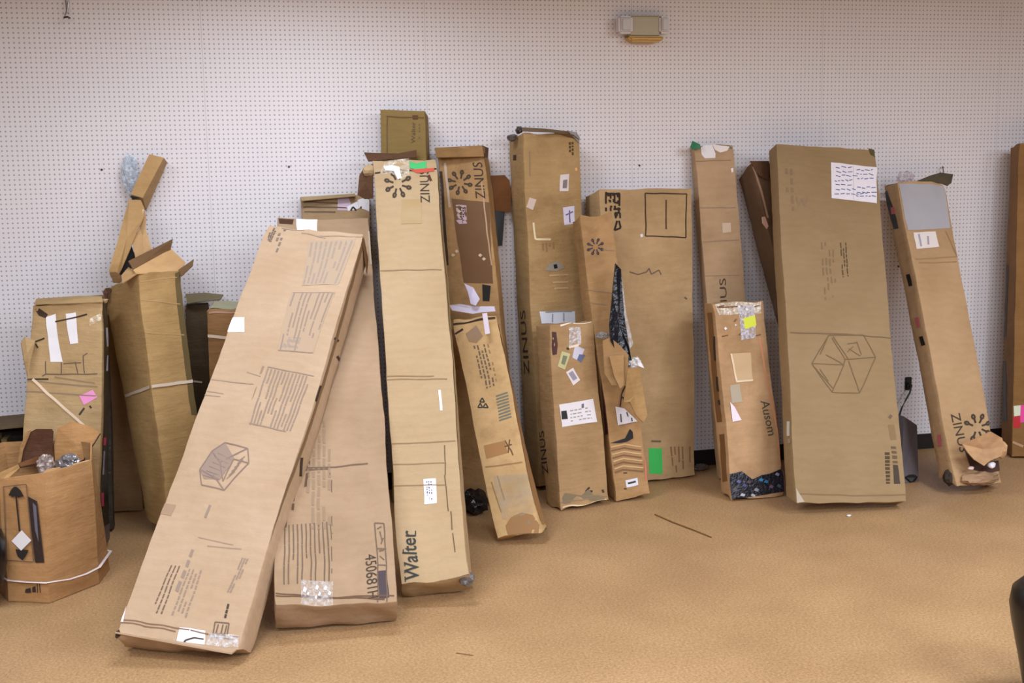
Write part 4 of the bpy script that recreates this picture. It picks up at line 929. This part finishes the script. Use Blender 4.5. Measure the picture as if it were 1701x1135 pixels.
# ------------------------------------------------------------------ box with upright dividers, cut by the left frame edge
rt_ = empty('cardboard_box', Matrix.Translation((-1.3,-.7,0)))
tag(rt_, 'low box with upright brown dividers, cut off by the left edge', 'cardboard box')
def slab(name, a, c_, m, parent, label=None):
    v, f_ = boxvf(a, c_); return tag(link(name, v, f_, m, parent), label)
p1 = at(40,706,-.72); zt = p1.z
old = cardboard((96,82,52),.2,.3,1,3); tan = cardboard((172,130,84),.2,.2,1,5)
slab('carton', (p1.x-.62,-.60,.002), (p1.x-.012,-.50,zt-.02), cardboard((40,30,26),.2,.3,1,2), rt_)
for i, (xa, xb, m_) in enumerate(((.30,.37,old),(.245,.27,old),(.13,.19,tan),(.085,.11,old),(.43,.55,old))):
    slab('divider', (p1.x-xb,-.72,.002), (p1.x-xa,-.60,zt-.035-.01*i), m_, rt_)
sheet('top_edge', [Vector((p1.x-.62,-.73,zt-.03)), Vector((p1.x,-.73,zt-.005)), Vector((p1.x,-.5,zt+.01)), Vector((p1.x-.62,-.5,zt-.015))], cardboard((104,86,60),.2,.2,1,5), rt_, .01)

# ------------------------------------------------------------------ G : snapped narrow box standing in the strapped box
def prism(name, a, c_, w0, w1, dp, m, parent, tilt=0.):
    a, c_ = Vector(a), Vector(c_); d = (c_-a).normalized(); y = Vector((0,1,0)); y = (y-d*y.dot(d)).normalized(); x = d.cross(y)
    vs = []
    for p, w_ in ((a,w0),(c_,w1)):
        for sx, sy in ((-1,-1),(1,-1),(1,1),(-1,1)): vs.append(p+x*sx*w_/2+y*sy*dp/2)
    for v in vs: v.y = min(v.y, -.004)
    return link(name, vs, [(0,1,2,3),(7,6,5,4),(0,4,5,1),(1,5,6,2),(2,6,7,3),(3,7,4,0)], m, parent)
g = empty('cardboard_box', Matrix.Translation(at(215,470,-.36)))
tag(g, 'snapped narrow box sticking up out of the strapped open box, bent in the middle', 'cardboard box')
gm = cardboard((184,148,100),.1,.1,1,13)
Yt, Ym, Yd = -.12, -.2, -.36
vs = [at(248,256,Yt-.04), at(272,262,Yt-.04), at(278,270,Yt+.08), at(254,262,Yt+.08), at(217,323,Ym), at(237,329,Ym), at(243,350,Ym+.12), at(226,338,Ym+.12)]
for v in vs: v.y = min(v.y, -.006)
link('upper_half', vs, [(0,1,5,4),(1,2,6,5),(2,3,7,6),(3,0,4,7),(0,3,2,1),(4,5,6,7)], gm, g)
sheet('lower_panel', [at(215,332,Ym-.01), at(234,333,Ym-.01), at(240,346,Ym-.03), at(240,360,Ym-.05), at(228,385,Ym-.09), at(214,420,Ym-.13), at(202,448,Yd), at(190,470,Yd), at(183,458,Yd), at(181,450,Yd), at(196,400,Ym-.09), at(206,362,Ym-.04)], gm, g, .008, curl=.0)
sheet('lower_panel', [at(240,350,Ym-.02), at(243,362,Ym-.02), at(242,380,Ym-.05), at(252,415,Ym-.1), at(240,428,Yd-.02), at(226,436,Yd-.02), at(220,402,Ym-.09), at(232,380,Ym-.05)], cardboard((190,152,108),.1,.1,1,14), g, .006)
sheet('inside_shade', [at(217,404,Ym-.08), at(224,424,Yd+.05), at(226,440,Yd+.05), at(196,466,Yd+.03), at(188,456,Yd+.03), at(204,436,Yd+.05)], plain((16,12,12), .8), g, .004)  # black sheet painted in for the shade inside the opening
sheet('dark_crack', [at(216,325,Ym-.015), at(234,329,Ym-.015), at(220,332,Ym-.015)], plain((12,10,10), .8), g, .004)
sheet('torn_end', [at(183,452,Yd-.01), at(192,452,Yd-.01), at(205,460,Yd-.01), at(200,471,Yd-.01), at(188,470,Yd-.01)], cardboard((126,94,60),.2,.2,1,15), g, .01)
tube('white_scrape', [at(238,348,Ym-.035), at(235,368,Ym-.06), at(228,384,Ym-.085)], .003, plain((238,214,190), .5), g, 6)

# ------------------------------------------------------------------ things on the wall
bag = crumple('plastic_bag', at(216,292,-.04), .040, .018, .105, film((205,218,235), .6, .12, .7, 45), None, 12, .35, 3)
tag(bag, 'small clear plastic bag of hardware hanging on the pegboard left of the snapped narrow box', 'plastic bag')
hk = empty('hook', Matrix.Translation(at(110,20,-.01)))
tag(hk, 'metal peg hook on the wall, cut by the top edge at the upper left', 'hook')
met = plain((190,188,192), .25, .9)
tube('wire', [at(108,-6,-.02), at(110,8,-.03), at(111,18,-.05), at(108,26,-.07)], .004, met, hk)
tube('wire', [at(116,-6,-.006), at(113,10,-.012), at(112,22,-.02)], .003, met, hk)
tube('hook_tip', [at(106,29,-.08), at(112,28,-.07), at(116,30,-.04)], .005, plain((60,54,60), .3, .6), hk)
lt = empty('emergency_light', Matrix.Translation(at(1066,45,0)))
tag(lt, 'beige twin-head emergency light high on the pegboard wall', 'emergency light')
def rbox(name, c, sx, sy, sz, r, m, parent, taper=1.):
    bm = bmesh.new(); bmesh.ops.create_cube(bm, size=1)
    for v in bm.verts: v.co = Vector((v.co.x*sx, v.co.y*sy, v.co.z*sz))
    for v in bm.verts:
        if v.co.z < 0: v.co.x *= taper
    bmesh.ops.bevel(bm, geom=bm.edges[:], offset=r, segments=3, affect='EDGES')
    vs = [v.co+Vector(c) for v in bm.verts]; fs = [tuple(v.index for v in f.verts) for f in bm.faces]; bm.free()
    return link(name, vs, fs, m, parent, smooth=True)
c0 = at(1067,46,-.045); beige = plain((176,166,140), .4)
rbox('housing', (c0.x, -.046, c0.z+.004), .195, .088, .125, .012, beige, lt)
rbox('lower_cover', (c0.x+.01, -.05, c0.z-.068), .23, .09, .03, .010, plain((196,150,52), .35), lt, .8)
for px_, s_ in ((1037,.085),(1101,.06)):
    q = at(px_, 42, -.07)
    hd = rbox('lamp_head', (q.x, -.07, q.z), s_, .075, .10, .012, plain((214,208,212), .3), lt)
    rbox('lamp_lens', (q.x, -.112, q.z), s_*.62, .012, .068, .004, plain((196,192,196), .35, .0), hd)
    tube('lamp_bracket', [Vector((q.x,-.03,q.z)), Vector((c0.x+(.08 if px_ > 1067 else -.08),-.03,q.z))], .012, beige, lt)
ol = empty('power_outlet', Matrix.Translation(at(1508,637,0)))
tag(ol, 'black power outlet with a plugged-in cord, low on the wall', 'power outlet')
q = at(1508,637,0)
rbox('plate', (q.x, -.006, q.z), .045, .012, .085, .004, plain((20,20,22), .4), ol)
rbox('plug', (q.x-.002, -.025, q.z-.012), .026, .03, .03, .005, plain((28,28,30), .4), ol)
tube('cord', [Vector((q.x,-.04,q.z-.015)), Vector((q.x-.02,-.06,q.z-.05)), Vector((q.x-.045,-.06,q.z-.09)), Vector((q.x-.07,-.05,q.z-.15)), Vector((q.x-.09,-.04,.2))], .006, plain((70,74,74), .5), ol)
for px_, py_, lb in ((169,282,'tiny dark screw in the pegboard left of the snapped narrow box'), (480,277,'tiny dark screw in the bare pegboard above the low box with the greenish top'), (1062,275,'tiny dark screw in the pegboard above the wide box with the printed square'), (1492,443,'tiny dark screw in the pegboard right of the handwritten sheet')):
    q = at(px_, py_, 0); s_ = rbox('screw', (q.x, -.003, q.z), .011, .006, .011, .002, plain((50,44,46), .4), None); tag(s_, lb, 'screw')
nl = empty('peg_hook', Matrix.Translation(at(1566,283,0)))
tag(nl, 'thin dark peg hook above the torn flap of the slanted right box', 'hook')
tube('stem', [at(1566,278,-.003), at(1566,278,-.05)], .003, plain((60,50,46), .4), nl)
tube('tip', [at(1566,276,-.05), at(1567,284,-.05), at(1567,300,-.05)], .0028, plain((60,50,46), .4), nl)

# ------------------------------------------------------------------ floor things
bb = empty('gray_case', Matrix.Translation((3.88,-.55,0)))
tag(bb, 'gray plastic-wrapped case standing behind the right edge of the big box', 'case')
a0, a1 = at(1497,686,-.42), at(1511,702,-.42); b1 = onfloor(1526,800); b0 = Vector((b1.x-.13, b1.y-.02, .002))
gv = [Vector((a1.x-.10,-.52,a0.z)), Vector((a1.x,-.50,a1.z)), Vector((a1.x,-.36,a1.z)), Vector((a1.x-.10,-.36,a0.z)), b0, Vector((b1.x,b1.y,.002)), Vector((b1.x,b1.y+.16,.002)), Vector((b0.x,b0.y+.16,.002))]
link('case_body', gv, [(0,1,2,3),(4,5,1,0),(5,6,2,1),(6,7,3,2),(7,4,0,3),(7,6,5,4)], plain((104,96,100), .35, bump=.5, scale=18), bb)
crumple('dark_foot', onfloor(1516,802)+Vector((0,.03,.02)), .045, .04, .022, plain((24,22,16), .6), bb, 3, .3, 2)
sc = crumple('floor_shade_lump', onfloor(1164,782)+Vector((0,0,.02)), .05, .03, .022, plain((92,80,70), .4, bump=.4), None, 9, .3, 3)  # added lump, its dull colour stands in for the shadow on the floor
tag(sc, 'gray lump added for the floor shadow right of the wide box with the green sticker', 'shadow lump')
bk = crumple('black_bag', onfloor(796,862)+Vector((.0,.12,.06)), .075, .09, .065, plain((20,20,24), .25, bump=.6, scale=25), None, 14, .4, 3)
tag(bk, 'black plastic bag on the floor in the dark gap beside the short slanted box', 'bag')
st = tube('stick', [onfloor(1088,855,.003), onfloor(1118,868,.004), onfloor(1150,880,.004), onfloor(1182,893,.003)], .0035, plain((120,84,44), .7), None, 6)
tag(st, 'thin brown stick lying on the floor before the wide box', 'stick')
s2 = tube('splinter', [onfloor(758,1085,.002), onfloor(772,1087,.003), onfloor(786,1089,.002)], .0015, plain((120,86,54), .7), None, 5)
tag(s2, 'tiny dark splinter on the open floor near the bottom edge', 'splinter')
for px_, py_, s_, lb in ((1410,858,.014,'white crumb on the floor in front of the big box'), (1722,900,.008,None)):
    if lb:
        p = crumple('paper_crumb', onfloor(px_,py_)+Vector((0,0,.005)), s_, s_*.8, .004, WHITE, None, 3, .4, 2); tag(p, lb, 'crumb')
# black thing behind the short carton, at the left edge
def lathe(name, ctr, prof, m, seg_=40):
    vs, fs = [], []
    for r_, z_ in prof:
        for k in range(seg_):
            a = 2*math.pi*k/seg_; vs.append((ctr.x+r_*math.cos(a), ctr.y+r_*math.sin(a), z_+.002))
    for i in range(len(prof)-1):
        for k in range(seg_):
            fs.append((i*seg_+k, i*seg_+(k+1)%seg_, (i+1)*seg_+(k+1)%seg_, (i+1)*seg_+k))
    return link(name, vs, fs, m, None, smooth=True)
bg = lathe('black_pot', onfloor(-28,1012), [(0,0),(.05,0),(.06,.01),(.075,.08),(.10,.14),(.112,.20),(.112,.29),(.10,.335),(0,.345)], plain((14,14,18), .35))
tag(bg, 'small black rounded pot cut off by the left edge, before the short open carton', 'pot')
# black bin cut by the right frame edge
ctr = onfloor(1752,1160); prof = [(0,.0),(.085,.0),(.10,.02),(.125,.15),(.15,.27),(.158,.33),(.15,.38),(.12,.41),(.0,.425)]
seg_ = 40; vs, fs = [], []
for r_, z_ in prof:
    for k in range(seg_):
        a = 2*math.pi*k/seg_; vs.append((ctr.x+r_*math.cos(a), ctr.y+r_*math.sin(a), z_+.002))
for i in range(len(prof)-1):
    for k in range(seg_):
        fs.append((i*seg_+k, i*seg_+(k+1)%seg_, (i+1)*seg_+(k+1)%seg_, (i+1)*seg_+k))
bn = link('black_bin', vs, fs, plain((14,12,16), .3), None, smooth=True)
tag(bn, 'glossy black rounded bin cut off by the lower right edge', 'bin')
